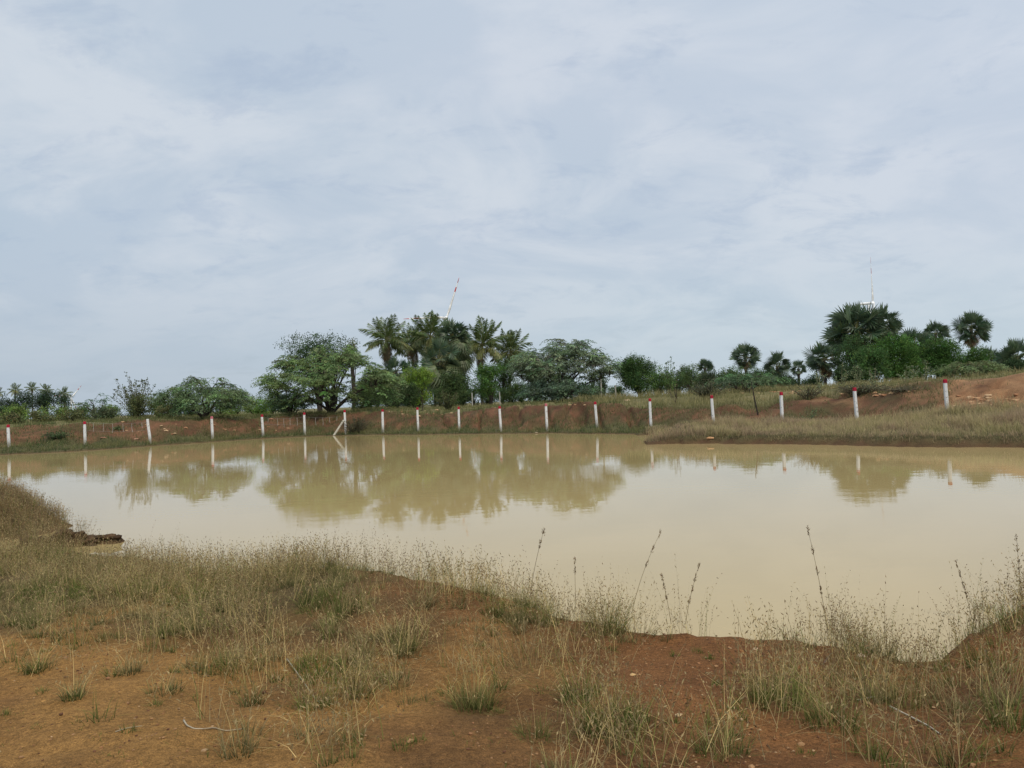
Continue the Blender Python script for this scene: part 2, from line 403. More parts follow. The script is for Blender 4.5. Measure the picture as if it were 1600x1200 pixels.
DENS = [(60, 830, 130, 80, 1.0), (60, 900, 260, 50, .9), (250, 940, 260, 55, .9), (420, 905, 190, 60, 1.1), (520, 960, 150, 75, .9), (560, 895, 160, 26, .7), (700, 925, 110, 24, .7), (820, 962, 80, 24, .75), (940, 985, 70, 18, .7),
        (560, 1050, 150, 50, .75), (640, 1000, 110, 60, .8), (760, 1040, 120, 60, .75), (480, 1110, 90, 60, .55), (520, 1170, 60, 50, .45), (740, 1100, 60, 30, .8), (930, 1130, 100, 34, .95), (900, 1070, 60, 50, .5), (1000, 1190, 120, 40, .3),
        (1230, 1095, 80, 40, .75), (1370, 1090, 120, 50, .6), (1330, 1030, 110, 10, .5), (1530, 1100, 100, 60, .65), (1500, 1000, 80, 40, .45), (1580, 960, 60, 40, .85), (1450, 1180, 140, 40, .5), (1130, 1160, 40, 40, .4), (1230, 1005, 50, 14, .4), (380, 1040, 120, 28, .35), (100, 980, 160, 22, .4), (330, 1130, 40, 14, .3)]
def soil_colour(x, y, z, s, px):
    n1 = fbm(x, y, 1.3, 4, 51); n2 = fbm(x, y, .4, 3, 61); n3 = fbm(x, y, 4.0, 3, 71)
    o = np.ones_like(x)
    near = lerp((.30, .162, .052), (.185, .095, .034), sst(.35, .65, n1))
    pxn, pyn = project(np.stack([x, y, z], 1))
    redz = sst(760, 1020, px) * (1 - sst(6.5, 9, y) * 0)
    near = lerp(near, (.185, .078, .030), .8 * redz * sst(.3, .6, n3 * .5 + n2 * .5 + .08))
    berm = sst(5.5, 7, y) * sst(380, 520, px) * (1 - sst(720, 900, px))
    near = lerp(near, (.20, .085, .034), .7 * berm)
    humus = sst(5.4, 7.0, y) * (1 - sst(450, 700, px)) * sst(.3, .5, n1)
    near = lerp(near, (.105, .085, .036), .8 * humus)
    near = lerp(near, (.095, .07, .035), .6 * np.clip(blob(pxn, pyn, DENS), 0, 1) * sst(.35, .55, n2))
    ds_, ts_ = seg_d(x, y, SPIT_A, SPIT_B); near = lerp(near, (.062, .040, .022), .9 * (1 - sst(.35, .6, ds_)))
    wet = (1 - sst(.0, .09, z))
    near = lerp(near, (.11, .062, .03), .75 * wet)
    bank = lerp((.095, .048, .028), (.165, .083, .047), sst(.35, .65, n1))
    bank = lerp(bank, (.085, .066, .032),   .7 * sst(.46, .6, n2))
    bank = lerp(bank, (.075, .078, .034), .85 * (1 - sst(8.95, 9.5, s + (n1 - .5) * 1.1)) * o)
    cliff = sst(1440, 1500, px) * sst(8.9, 9.1, s) * (1 - sst(10.0, 10.15, s))
    bank = lerp(bank, lerp((.30, .165, .082), (.20, .10, .05), sst(.4, .6, fbm(x, z * 4 + y * .3, .8, 3, 77))), cliff * sst(.3, .6, n2 + .15))
    sandtop = sst(1180, 1240, px) * sst(9.3, 9.6, s) * sst(.5, .6, n1) * .6
    bank = lerp(bank, (.25, .15, .08), sandtop)
    bank = lerp(bank, (.085, .05, .027), sst(1000, 1008, px) * (1 - sst(.12, .36, z)) * (s < 9))
    bank = lerp(bank, (.10, .06, .03), .8 * (1 - sst(.02, .1, z)))
    top = lerp((.13, .125, .055), (.20, .17, .085), sst(.4, .65, n3))
    bank = lerp(bank, top, sst(9.9, 10.02, s + (n2 - .5) * .25) * (1 - cliff))
    return lerp(near, bank, sst(18, 24, y))
COL = soil_colour(xf, yf, Z, S, PX)
me = mesh_from('ground', np.stack([xf, yf, Z], 1), Q, None, COL, True); me.materials.append(M_soil)
g = tag(obj('ground', me), 'reddish earth of the pond banks and the flat land behind', None, None, 'structure')
mb = MB(); mb.add([(-95, 4.5, 0), (95, 4.5, 0), (95, 62, 0), (-95, 62, 0)], [(0, 1, 2, 3)])
wtr = mb.build('water', water_mat()); tag(wtr, 'still muddy brown pond mirroring the sky and trees', None, None, 'structure')

# ------------------------------------------------------------------ fence posts
def post_mat():
    mt, t = mat_new('limewashed_concrete'); nn = t.nodes.new; lk = t.links.new
    tc = nn('ShaderNodeTexCoord'); sp = nn('ShaderNodeSeparateXYZ'); lk(tc.outputs['Object'], sp.inputs[0])
    n = nn('ShaderNodeTexNoise'); n.inputs['Scale'].default_value = 9; n.inputs['Detail'].default_value = 5
    oi = nn('ShaderNodeObjectInfo'); va = nn('ShaderNodeVectorMath'); va.operation = 'ADD'; lk(tc.outputs['Object'], va.inputs[0]); lk(oi.outputs['Location'], va.inputs[1]); lk(va.outputs[0], n.inputs['Vector'])
    r = nn('ShaderNodeMapRange'); r.inputs[1].default_value = .58; r.inputs[2].default_value = .68; r.inputs[3].default_value = 0; r.inputs[4].default_value = .75; lk(n.outputs['Fac'], r.inputs[0])
    zz = nn('ShaderNodeMath'); zz.operation = 'MULTIPLY_ADD'; zz.inputs[1].default_value = .5; lk(n.outputs['Fac'], zz.inputs[0]); lk(sp.outputs[2], zz.inputs[2])
    r2 = nn('ShaderNodeMapRange'); r2.inputs[1].default_value = .45; r2.inputs[2].default_value = .85; r2.inputs[3].default_value = .8; r2.inputs[4].default_value = 0; lk(zz.outputs[0], r2.inputs[0])
    m1 = nn('ShaderNodeMix'); m1.data_type = 'RGBA'; lk(r.outputs[0], m1.inputs[0]); m1.inputs[6].default_value = (.74, .74, .73, 1); m1.inputs[7].default_value = (.27, .25, .22, 1)
    m2 = nn('ShaderNodeMix'); m2.data_type = 'RGBA'; lk(r2.outputs[0], m2.inputs[0]); lk(m1.outputs[2], m2.inputs[6]); m2.inputs[7].default_value = (.26, .235, .17, 1)
    p = nn('ShaderNodeBsdfPrincipled'); p.inputs['Roughness'].default_value = .85; lk(m2.outputs[2], p.inputs['Base Color'])
    o = nn('ShaderNodeOutputMaterial'); lk(p.outputs[0], o.inputs[0]); return mt
M_post = post_mat()
def prism(mb, w0, w1, h0, h1, z0=0.0, col=(.5, .5, .5), bev=.18, dx=0.0):
    """chamfered square pillar from z=h0 (width w0) to z=h1 (width w1)"""
    def ring(w_, z, x): 
        a = w_ / 2; b = a * (1 - bev * 2)
        return [(x + a, -b, z), (x + a, b, z), (x + b, a, z), (x - b, a, z), (x - a, b, z), (x - a, -b, z), (x - b, -a, z), (x + b, -a, z)]
    V = []; n = 5
    for i in range(n + 1):
        t = i / n; V += ring(w0 + (w1 - w0) * t, h0 + (h1 - h0) * t, dx * math.sin(t * 5))
    V += ring(w1 * .8, h1 + .02, dx * math.sin(5))
    Q_ = [(i * 8 + j, i * 8 + (j + 1) % 8, (i + 1) * 8 + (j + 1) % 8, (i + 1) * 8 + j) for i in range(n + 1) for j in range(8)]
    k = (n + 1) * 8
    Q_ += [(k, k + 1, k + 2, k + 3), (k, k + 3, k + 4, k + 7), (k + 4, k + 5, k + 6, k + 7)]
    mb.add(V, Q_, None, col)
POSTS = [
 (13, 664, .02, 1, 'white fence post at the far left edge, above the grassy mound'),
 (132, 659, .02, 1, 'red-topped white fence post at the left end of the wire against red soil'),
 (233, 655, .05, 0, 'bent all-white fence post without a red cap, below the twiggy shrub'),
 (331, 651, .03, 2, 'white fence post with faded pink cap in front of the wide green bush'),
 (410, 648, .03, 1, 'white fence post between the wide bush and the big spreading tree'),
 (475, 645, .02, 1, 'white fence post at the left foot of the big spreading tree'),
 (539, 641, .01, 1, 'white fence post with a loose pole leaning against it'),
 (597, 640, .0, 1, 'first white fence post to the right of the one with the leaning pole'),
 (652, 637, -.01, 1, 'white fence post in front of the round bright green bush'),
 (716, 636, .0, 1, 'white fence post standing below the shaggy fan palm grove'),
 (781, 635, .01, 1, 'white fence post below the right end of the palm grove'),
 (853, 631, .02, 2, 'white fence post with pink cap below the feathery umbrella tree'),
 (931, 628, .03, 1, 'slightly leaning white fence post right of the feathery umbrella tree'),
 (1015, 623, .01, 1, 'white fence post beside the tip of the grassy bank, under the dense round tree'),
 (1113, 618, .02, 1, 'blotchy white fence post left of the dark thin stake'),
 (1220, 613, .0, 1, 'white fence post right of the dark thin stake'),
 (1337, 606, .02, 1, 'tall white fence post below the highest fan palms'),
 (1478, 593, .03, 1, 'nearest and highest white fence post in front of the orange earth cut')]
POSTD = dict(zip(FP, PD)); post_bases = []
red = {1: (.38, .022, .045), 2: (.52, .16, .19)}
shared = {}
for i, (px, ty, ln, kind, lab) in enumerate(POSTS):
    D = float(np.interp(px, FP, PD)); x = colx(px, D); z = float(H(x, D))
    top = at(px, ty, D)[2]; hh = min(max(top - z, 1.35), 2.1)
    t = thing('fence_post', lab, 'fence post', (x, D, z), 'white concrete posts along the far bank', random.uniform(-.3, .3))
    t.rotation_euler.y = -ln * .9 + (.012 if i % 2 else -.008); t.rotation_euler.x = random.uniform(-.02, .02)
    caph = .165 if kind else 0
    mb = MB(); prism(mb, .165, .15, -.4, hh - caph, dx=(.035 if kind == 0 else .006)); mb.build('shaft', M_post, t)
    if kind:
        mb = MB(); prism(mb, .162, .154, hh - caph + .001, hh, col=red[kind]); mb.build('red_cap', M_stone, t)
    post_bases.append((x, D, z, hh))
# leaning brace
D = float(np.interp(532, FP, PD)) - .6
a = at(524, 677, D); b = at(536.5, 657.5, D + .35); d_ = b - a
t = thing('leaning_pole', 'short pale pole leaning diagonally against a white fence post', 'pole', a)
mb = MB(); L_ = np.linalg.norm(d_); tube(mb, [(-d_ * .25), (d_ * .5), d_ * 1.02], [.085, .08, .075], 8, (.50, .47, .39)); mb.build('shaft', M_stone, t)
mb = MB(); tube(mb, [d_ * 1.021, d_ * 1.05], [.078, .07], 8, (.6, .58, .52)); mb.build('end_cap', M_stone, t)

# ------------------------------------------------------------------ wire with droppers
def wire(i0, i1, hs, droppers, lab):
    A = np.array(post_bases[i0][:3]); B = np.array(post_bases[i1][:3])
    t = thing('fence_wire', lab, 'wire', tuple(A))
    def P(tt, h): 
        p = (B - A) * tt; p = p + np.array([0, 0, h - .22 * 4 * tt * (1 - tt) * .5]); return p
    for h in hs:
        mb = MB(); tube(mb, [P(q, h) for q in np.linspace(0, 1, 13)], .006, 4, (.22, .20, .18)); mb.build('strand', M_stone, t)
    for q in droppers:
        p = P(q, hs[0]); k = random.uniform(.3, .75)
        mb = MB(); tube(mb, [p, p + np.array([random.uniform(-.03, .03), .01, -k * .5]), p + np.array([random.uniform(-.05, .05), 0, -k])], .0095, 4, (.50, .48, .45)); mb.build('dropper', M_stone, t)
wire(1, 2, (1.55, 1.0), [.13, .28, .42, .58, .72, .88], 'slack wires hung with pale droppers between the second and third posts')
wire(4, 5, (1.5, 1.0), [.13, .35, .5, .65, .82], 'slack wires with pale droppers left of the big spreading tree')
wire(5, 6, (1.5,), [.28, .45, .62, .8], 'single wire with four pale droppers beside the leaning pole')

# thin old posts in the back grass
for px, ty, by, D, lab in [(738, 614, 630, 72, 'thin grey old post in dry grass below the gap in the palm grove'),
                       (781, 613, 626, 74, 'thin grey old post in dry grass near the small leafy tree'),
                       (940, 585, 607, 70, 'thin pale post in front of the dark distant tree'),
                       (962, 602, 611, 66, 'short pale post at the left edge of the dense round tree')]:
    x = colx(px, D); z = float(H(x, D)); top = at(px, ty, D)[2]
    t = thing('old_post', lab, 'post', (x, D, z)); mb = MB(); prism(mb, .13, .11, -.3, max(top - z, .6), col=(.36, .35, .31)); mb.build('shaft', M_stone, t)
D = 43.5; x = colx(1184, D); z = float(H(x, D)); tp = at(1174, 598, D) - np.array([x, D, z])
t = thing('dark_stake', 'thin dark leaning stake between two white fence posts on the right', 'stake', (x, D, z))
mb = MB(); tube(mb, [(0, 0, -.2), tp * .5 + np.array([-.03, 0, 0]), tp], [.045, .04, .025], 6, (.05, .042, .035))
tube(mb, [tp * .75, tp * .85 + np.array([.12, 0, .12])], [.016, .008], 4, (.05, .042, .035)); mb.build('shaft', M_bark, t)

# ------------------------------------------------------------------ wind turbines
def turbine(hub, L, angs, yaw, lab, wid=1.0):
    base = (hub[0], hub[1], 1.2); t = thing('wind_turbine', lab, 'wind turbine', base, 'wind turbines beyond the trees')
    hz_ = hub[2] - base[2]; W_ = (.86, .86, .85); R_ = (.5, .06, .05)
    axis = np.array([math.sin(yaw), -math.cos(yaw), 0]); e1 = np.array([math.cos(yaw), math.sin(yaw), 0]); e2 = np.array([0, 0, 1.0])
    mb = MB(); tube(mb, [(0, 0, -2), (0, 0, hz_ * .5), (0, 0, hz_ - 1.6)], [2.1, 1.7, 1.2], 16, W_); mb.build('tower', M_white, t, True)
    mb = MB(); c = np.array([0, 0, hz_]); rr = L / 40
    tube(mb, [c + axis * 1.5 * rr, c + axis * .8 * rr, c - axis * 6.5 * rr, c - axis * 7.5 * rr], np.array([.9, 1.15, 1.1, .7]) * rr, 10, W_)
    tube(mb, [c - axis * 6 * rr + e2 * 1.4 * rr, c - axis * 6 * rr + e2 * 3.2 * rr], .12, 4, (.3, .3, .3)); mb.build('nacelle', M_white, t)
    hc = c + axis * 2.8 * rr
    mb = MB(); tube(mb, [hc - axis * 1.2 * rr, hc, hc + axis * 1.0 * rr, hc + axis * 1.8 * rr], np.array([1.3, 1.4, 1.1, .2]) * rr, 12, W_); mb.build('hub', M_white, t, True)
    for a in angs:
        dr = e1 * math.sin(a) + e2 * math.cos(a); tn = e1 * math.cos(a) - e2 * math.sin(a)
        bo = MB(); ts = [0, .03, .1, .2, .35, .5, .62, .64, .65, .76, .77, .87, .88, .96, 1]
        V = []; K = []
        for s_ in ts:
            ch = np.interp(s_, [0, .03, .1, .2, .5, .8, 1], [1.5, 1.5, 2.6, 3.1, 2.1, 1.4, .5]) * rr * wid; th = np.interp(s_, [0, .1, .3, 1], [1.4, 1.1, .55, .12]) * rr
            tw = np.interp(s_, [0, .2, 1], [.5, .35, .02])
            cdir = tn * math.cos(tw) + axis * math.sin(tw); nd = np.cross(dr, cdir); p = hc + dr * L * s_
            for ca, cb_ in ((-.3, 0), (-.1, .5), (.25, .35), (.7, 0), (.25, -.35), (-.1, -.5)): V.append(p + cdir * ca * ch + nd * cb_ * th)
            K += [R_ if (.645 <= s_ <= .765 or s_ >= .875) else W_] * 6
        n = len(ts); Q_ = [(i * 6 + j, i * 6 + (j + 1) % 6, (i + 1) * 6 + (j + 1) % 6, (i + 1) * 6 + j) for i in range(n - 1) for j in range(6)]
        bo.add(V, Q_, [(6 * (n - 1), 6 * n - 5, 6 * n - 4), (6 * (n - 1), 6 * n - 4, 6 * n - 3), (6 * (n - 1), 6 * n - 3, 6 * n - 2), (6 * (n - 1), 6 * n - 2, 6 * n - 1)], K)
        bo.build('blade', M_white, t, True)
R = math.radians
turbine(at(696, 497, 700), 41, [R(20), R(268), R(142)], R(20), 'turbine with two red-banded white blades above the coconut palms', .72)
turbine(at(1358, 474, 720), 45, [R(0), R(120), R(240)], R(66), 'turbine with one upright red-banded blade above the tallest fan palms', 1.5)
turbine(at(111, 621, 1500), 30, [R(38), R(158), R(278)], R(30), 'tiny distant turbine just right of the far coconut palms', 1.2)

# ------------------------------------------------------------------ vegetation builders
BARK = (.13, .105, .08); DBARK = (.06, .05, .042)
def gcol(base, n, var=.22, rng=RNG, hue=.12):
    b = np.asarray(base)[None] * np.exp(rng.normal(0, var, (n, 1)))
    return b * (1 + rng.normal(0, hue, (n, 3)) * np.array([1, .4, 1]))
def leafy_tree(px, top, D, wpx, basepy, col, lab, cat='tree', name='leafy_tree', group=None, seed=0, dens=1.0, leaf=.16, low=.0, open_=0.0, yf=1.0):
    """broad-leaved tree or shrub: trunk with limbs into lobes, leaf clumps over the lobes"""
    rng = np.random.default_rng(1000 + seed)
    x = colx(px, D); z = float(H(x, D)) if D < 200 else 1.4
    tz = at(px, top, D)[2] - z; wd = wpx / F * D / 2
    t = thing(name, lab, cat, (x, D, z), group)
    # lobes
    nl = max(7, int(11 * (1 + .4 * rng.random())))
    lob = []
    zb = tz * low
    for i in range(nl):
        a = rng.uniform(0, 2 * math.pi); rr = wd * rng.uniform(.1, .72); hz_ = rng.uniform(.18, .8)
        env = math.sqrt(max(.06, 1 - (max(hz_ - .35, 0) / .65) ** 2))
        r_ = min(wd * .42, tz * .3) * rng.uniform(.65, 1.1)
        lob.append((rr * env * math.cos(a), rr * env * math.sin(a) * .8 * yf, zb + (tz - zb) * hz_, r_))
    lob.append((rng.uniform(-.2, .2) * wd, 0, tz - min(wd * .42, tz * .3) * .9, min(wd * .42, tz * .3)))
    tr = MB()
    for (lx, ly, lz, r_) in lob:
        tube(tr, bez(np.array([rng.uniform(-.08, .08), rng.uniform(-.08, .08), -.15]), np.array([lx * .15, ly * .15, lz * .5]), np.array([lx, ly, lz]), 6), np.linspace(.022 * tz + .02, .012, 6), 5, DBARK)
    tr.build('trunk', M_bark, t)
    P = []; Dd = []; K = []
    for (lx, ly, lz, r_) in lob:
        nc = int(34 * dens * (r_ / (leaf * 6)) ** 2) + 6
        u = rand_dir(nc, rng); rad = r_ * rng.uniform(.55, 1.05, nc)[:, None] * (1 + .25 * rng.normal(size=(nc, 1)) * (.6 + open_))
        cen = np.array([lx, ly, lz]) + u * rad * np.array([1, 1, .82])
        cc = gcol(col, nc, .3, rng)
        cr = leaf * rng.uniform(.9, 2.0, nc); k = 13
        pp = np.repeat(cen, k, 0) + rng.normal(size=(nc * k, 3)) * np.repeat(cr, k)[:, None] * .65
        P.append(pp); Dd.append(np.repeat(u, k, 0) * .6 + rand_dir(nc * k, rng) + np.array([0, 0, -.15])); K.append(np.repeat(cc, k, 0) * np.exp(rng.normal(0, .12, (nc * k, 1))))
    P = np.concatenate(P); Dd = np.concatenate(Dd); K = np.concatenate(K)
    P[:, 2] = np.maximum(P[:, 2], rng.uniform(.0, .25, len(P)) if low <= .05 else .1)
    mb = MB(); leaves(mb, P, Dd, leaf * rng.uniform(.7, 1.4, len(P)), leaf * .5, K, rng); mb.build('crown', M_leaf, t)
    return t

def feather_tree(px, top, D, lpx, rpx, col, lab, seed, name='thorn_tree', stems=9, sprays=260, flat=.55, nod=0.0, cat='tree', leaf=.13, droop=.35, prof=.75, under=0.0):
    """wide spreading thorn tree with long arching feathery twigs"""
    rng = np.random.default_rng(2000 + seed)
    x = colx(px, D); z = float(H(x, D)); tz = at(px, top, D)[2] - z
    lw = (px - lpx) / F * D; rw = (rpx - px) / F * D
    t = thing(name, lab, cat, (x, D, z)); tr = MB(); P = []; Dd = []; K = []; limbs = []
    def leafline(pts, base, ln):
        """leaflets in two rows along a twig polyline"""
        n = 13; tt = rng.uniform(.12, 1, n) * (len(pts) - 1); i = np.minimum(tt.astype(int), len(pts) - 2); f = (tt - i)[:, None]
        p = pts[i] * (1 - f) + pts[i + 1] * f; tg = nrm(pts[i + 1] - pts[i]); s_ = nrm(np.cross(tg, np.array([0, 0, 1.0]) + rng.normal(0, .3, 3))); sg = np.where(rng.random(n) < .5, -1, 1)[:, None]
        P.append(p); Dd.append(tg * .7 + s_ * sg + np.array([0, 0, -.25])); K.append(np.broadcast_to(base, (n, 3)) * np.exp(rng.normal(0, .15, (n, 1))))
    for i in range(stems):
        a = 2 * math.pi * (i + rng.uniform(-.3, .3)) / stems
        el = rng.uniform(.35, 1.0)
        hw = rw if math.cos(a) > 0 else lw; dp = (lw + rw) * .38
        rr = rng.uniform(.45, .95) * (1 if el < .8 else .6)
        end = np.array([math.cos(a) * hw * rr, math.sin(a) * dp * rr, tz * (el * (1 - .32 * rr ** 2) * .95)])
        mid = np.array([end[0] * .28, end[1] * .28, end[2] * (.55 + .25 * rng.random())])
        limb = bez(np.array([0, 0, -.15]), mid, end, 8)
        limb[1:-1] += rng.normal(0, .06, (6, 3)); tube(tr, limb, np.linspace(.09 + .01 * tz, .02, 8), 5, DBARK)
        limbs.append(limb)
    LP = np.concatenate([l[2:] for l in limbs]); dp = (lw + rw) * .38
    for j in range(sprays):
        a2 = rng.uniform(0, 2 * math.pi); rf = math.sqrt(rng.random()) * 1.03; shell = rng.random() < .62
        hw = rw if math.cos(a2) > 0 else lw
        lim = tz * math.sqrt(max(.05, 1 - min(rf, 1.0) ** 2 * prof)) * (.9 + .2 * math.sin(a2 * 3 + seed) * math.sin(rf * 5 + seed))
        zz = lim * (rng.uniform(.86, 1.0) if shell else rng.uniform(.25 + under * rf * .9, .95)); e2 = np.array([math.cos(a2) * hw * rf, math.sin(a2) * dp * rf, max(min(zz, tz), .15)])
        cost = np.linalg.norm(LP - e2, axis=1) + np.maximum(LP[:, 2] - e2[2], 0) * 1.5 + .6 * (np.hypot(LP[:, 0], LP[:, 1]) > math.hypot(e2[0], e2[1])); st = LP[int(np.argmin(cost))]
        l2 = np.linalg.norm(e2 - st); tw = bez(st, (st + e2) * .5 + np.array([0, 0, .22 * l2]), e2, 5); tube(tr, tw, np.linspace(.024, .008, 5), 3, DBARK, False)
        base = np.asarray(col) * np.exp(rng.normal(0, .26)); base = base * (1 + rng.normal(0, .08, 3)); ao = math.atan2(e2[1] / dp, e2[0] / hw)
        for m_ in range(7):
            q = rng.uniform(.35, 1) * 4; k = min(int(q), 3); s0 = tw[k] + (tw[k + 1] - tw[k]) * (q - k)
            a3 = ao + rng.normal(0, .95); l3 = rng.uniform(.4, 1.15) * (1 if shell else .8); dz = rng.uniform(.0, .32) * l3
            e3 = s0 + np.array([math.cos(a3) * l3, math.sin(a3) * l3, dz - droop * l3]); md = s0 + np.array([math.cos(a3) * l3 * .5, math.sin(a3) * l3 * .5, dz + .05])
            e3[2] = max(e3[2], .03)
            leafline(bez(s0, md, e3, 5), base, l3)
    tr.build('trunk', M_bark, t)
    P = np.concatenate(P); Dd = np.concatenate(Dd); K = np.concatenate(K); mb = MB()
    leaves(mb, P, Dd, leaf * rng.uniform(.8, 1.5, len(P)), leaf * .42, K, rng); mb.build('crown', M_leaf, t)
    return t

def upright_shrub(px, top, D, wpx, col, lab, seed, n=34, name='twiggy_shrub', tips=True, leafn=26, lo=.3, cat='shrub', stem=(.10, .085, .06), ls=.16):
    rng = np.random.default_rng(3000 + seed); x = colx(px, D); z = float(H(x, D)); tz = at(px, top, D)[2] - z; wd = wpx / F * D / 2
    t = thing(name, lab, cat, (x, D, z)); tr = MB(); P = []; Dd = []; K = []
    for i in range(n):
        a = rng.uniform(0, 2 * math.pi); rr = math.sqrt(rng.random()); hh = tz * rng.uniform(.5, 1.0) * (1 - .3 * rr ** 2)
        e = np.array([math.cos(a) * wd * rr, math.sin(a) * wd * rr, hh]); b = np.array([e[0] * .3, e[1] * .3, hh * .45])
        ln = bez(np.array([rng.normal(0, .08), rng.normal(0, .08), -.1]), b, e, 6); tube(tr, ln, np.linspace(.03, .009, 6), 4, stem, False)
        q = rng.uniform(lo, 1, leafn) * 5; k = np.minimum(q.astype(int), 4); p = ln[k] + (ln[k + 1] - ln[k]) * (q - k)[:, None]
        P.append(p + rng.normal(0, .08, p.shape)); Dd.append(rand_dir(leafn, rng) + np.array([0, 0, .5])); K.append(gcol(col, leafn, .25, rng))
        if tips:
            P.append(e + rng.normal(0, .05, (9, 3))); Dd.append(rand_dir(9, rng) + np.array([0, 0, .8])); K.append(gcol(np.asarray(col) * .7, 9, .2, rng))
    tr.build('trunk', M_bark, t); mb = MB(); P = np.concatenate(P)
    leaves(mb, P, np.concatenate(Dd), ls * rng.uniform(.7, 1.3, len(P)), ls * .5, np.concatenate(K), rng); mb.build('crown', M_leaf, t)
    return t

# --- palms
def coconut_frond(col, seed, L=3.6, droop=1.0):
    rng = np.random.default_rng(seed); mb = MB(); n = 34
    t = np.linspace(0, 1, 11); pts = np.stack([L * (t - .12 * droop * t ** 2.5), 0 * t, L * (.10 * t - .42 * droop * t ** 2.2)], 1)
    tube(mb, pts, np.linspace(.05, .012, 11), 4, (.17, .17, .07), False)
    tt = np.linspace(.14, .99, n); P = np.stack([np.interp(tt, t, pts[:, i]) for i in range(3)], 1)
    tg = nrm(np.gradient(P, axis=0)); 
    for sg in (-1, 1):
        D_ = tg * .55 + np.array([0, sg * .75, 0]) + np.array([0, 0, -.55 * droop]) + rng.normal(0, .1, (n, 3)); D_ = nrm(D_)
        ll = .95 * np.sin(np.pi * np.clip(tt * .85 + .18, 0, 1)) ** .7 + .12
        S = nrm(np.cross(D_, np.cross(tg, D_))) * .055
        mid = P + D_ * ll[:, None] * .5; tip = P + D_ * ll[:, None] + np.array([0, 0, -.22]) * ll[:, None]
        V = np.stack([P - tg * .03, mid - tg * .055, tip, mid + tg * .055], 1).reshape(-1, 3)
        mb.add(V, np.arange(4 * n).reshape(n, 4), None, np.repeat(gcol(col, n, .18, rng), 4, 0))
    return mb.mesh('frond', M_frond)
GC = (.07, .098, .03); GCy = (.13, .14, .045); GCb = (.15, .105, .055)
CF = [coconut_frond(GC, 1, 3.6, .3), coconut_frond(GC, 2, 3.6, .95), coconut_frond(GCy, 3, 3.6, 1.2), coconut_frond(GCb, 4, 3.2, 1.5), coconut_frond(np.array(GC) * .85, 5, 3.3, 1.0)]
def tube_trunk(t, h, r0_, r1_, lean=(0, 0), col=(.15, .13, .105), name='trunk'):
    mb = MB(); n = 14; z_ = np.linspace(-.3, h, n); q = np.clip(z_ / h, 0, 1); pts = np.stack([lean[0] * q ** 1.5, lean[1] * q ** 1.5, z_], 1)
    r = np.linspace(r0_, r1_, n) * (1 + .08 * (np.arange(n) % 2)); r[0] *= 1.3
    tube(mb, pts, r, 8, col); mb.build(name, M_bark, t, True)
def coconut(px, top, D, rpx, lab, seed, nf=30, dead=5, group='coconut palms in the grove'):
    rng = np.random.default_rng(4000 + seed); x = colx(px, D); z = float(H(x, D)) if D < 200 else 1.4
    R_ = rpx / F * D; sc = R_ / 3.3; tz = at(px, top, D)[2] - z; h = tz - R_ * .78
    ld = (rng.uniform(-.5, .5), rng.uniform(-.5, .5))
    t = thing('coconut_palm', lab, 'palm tree', (x - ld[0], D - ld[1], z), group); tube_trunk(t, h, .2, .13, ld)
    for i in range(nf + dead):
        f = i / nf; az = i * 2.4 + rng.uniform(-.3, .3)
        if i >= nf: el = rng.uniform(-65, -35); me = CF[3]
        else:
            el = 86 - 112 * f ** .85 + rng.uniform(-8, 8); me = CF[0] if f < .35 else (CF[1] if f < .6 else (CF[4] if rng.random() < .6 else CF[2]))
        o = obj('frond', me, t, (ld[0], ld[1], h + .1 * sc))
        o.rotation_euler = (rng.uniform(-.3, .3), -math.radians(el), az); s_ = sc * rng.uniform(.88, 1.1) * (.95 if f < .2 else 1); o.scale = (s_, s_, s_)
    mb = MB(); 
    for k in range(8):
        a = k * .785; c = np.array([math.cos(a) * .3, math.sin(a) * .3, -.3 - .12 * (k % 2)]) * sc
        tube(mb, [c + np.array([0, 0, .14]), c + np.array([0, 0, .05]), c, c + np.array([0, 0, -.12])], [.03, .12, .13, .03], 6, (.12, .10, .035))
    mb.build('coconut_cluster', M_bark, t, True, (ld[0], ld[1], h))
    return t
def fan_leaf(col, seed, R_=1.0, stalk=1.0, fold=.25, droop=0.0, n=22, span=290):
    rng = np.random.default_rng(seed); mb = MB()
    pts = np.array([(0, 0, 0), (stalk * .5, 0, .04), (stalk, 0, 0)]); tube(mb, pts, [.035, .025, .02], 4, (.16, .16, .06), False)
    c = np.array([stalk, 0, 0]); cols = gcol(col, n, .14, rng)
    V = []; K = []
    for i in range(n):
        a = math.radians(-span / 2 + span * (i + .5) / n); l = R_ * (1 - .3 * (abs(a) / math.pi) ** 2) * rng.uniform(.9, 1.05)
        d = np.array([math.cos(a), math.sin(a), 0]); s_ = np.array([-math.sin(a), math.cos(a), 0]); wv = math.radians(span / n) * .5
        up = np.array([0, 0, fold * abs(math.sin(a)) + rng.normal(0, .05)]); dr = np.array([0, 0, -droop - rng.random() * .18])
        m1 = c + (d + up * .6) * l * .55; tip = c + (d + up) * l + dr * l
        V += [c, m1 - s_ * wv * l * .55 + np.array([0, 0, .03]), tip, m1 + s_ * wv * l * .55 - np.array([0, 0, .03])]; K += [cols[i]] * 4
    mb.add(V, np.arange(4 * n).reshape(n, 4), None, K)
    return mb.mesh('fan_leaf', M_frond)
GP = (.042, .066, .034)
PF = [fan_leaf(GP, 11, .95, 1.05), fan_leaf(np.array(GP) * 1.25, 12, 1.0, 1.0, .35), fan_leaf(np.array(GP) * .8, 13, .95, .9, .15, .3), fan_leaf((.17, .12, .07), 14, .9, .8, .5, .5, 16, 240), fan_leaf((.075, .10, .045), 15, 1.25, .9, .1, .75, 24, 270)]
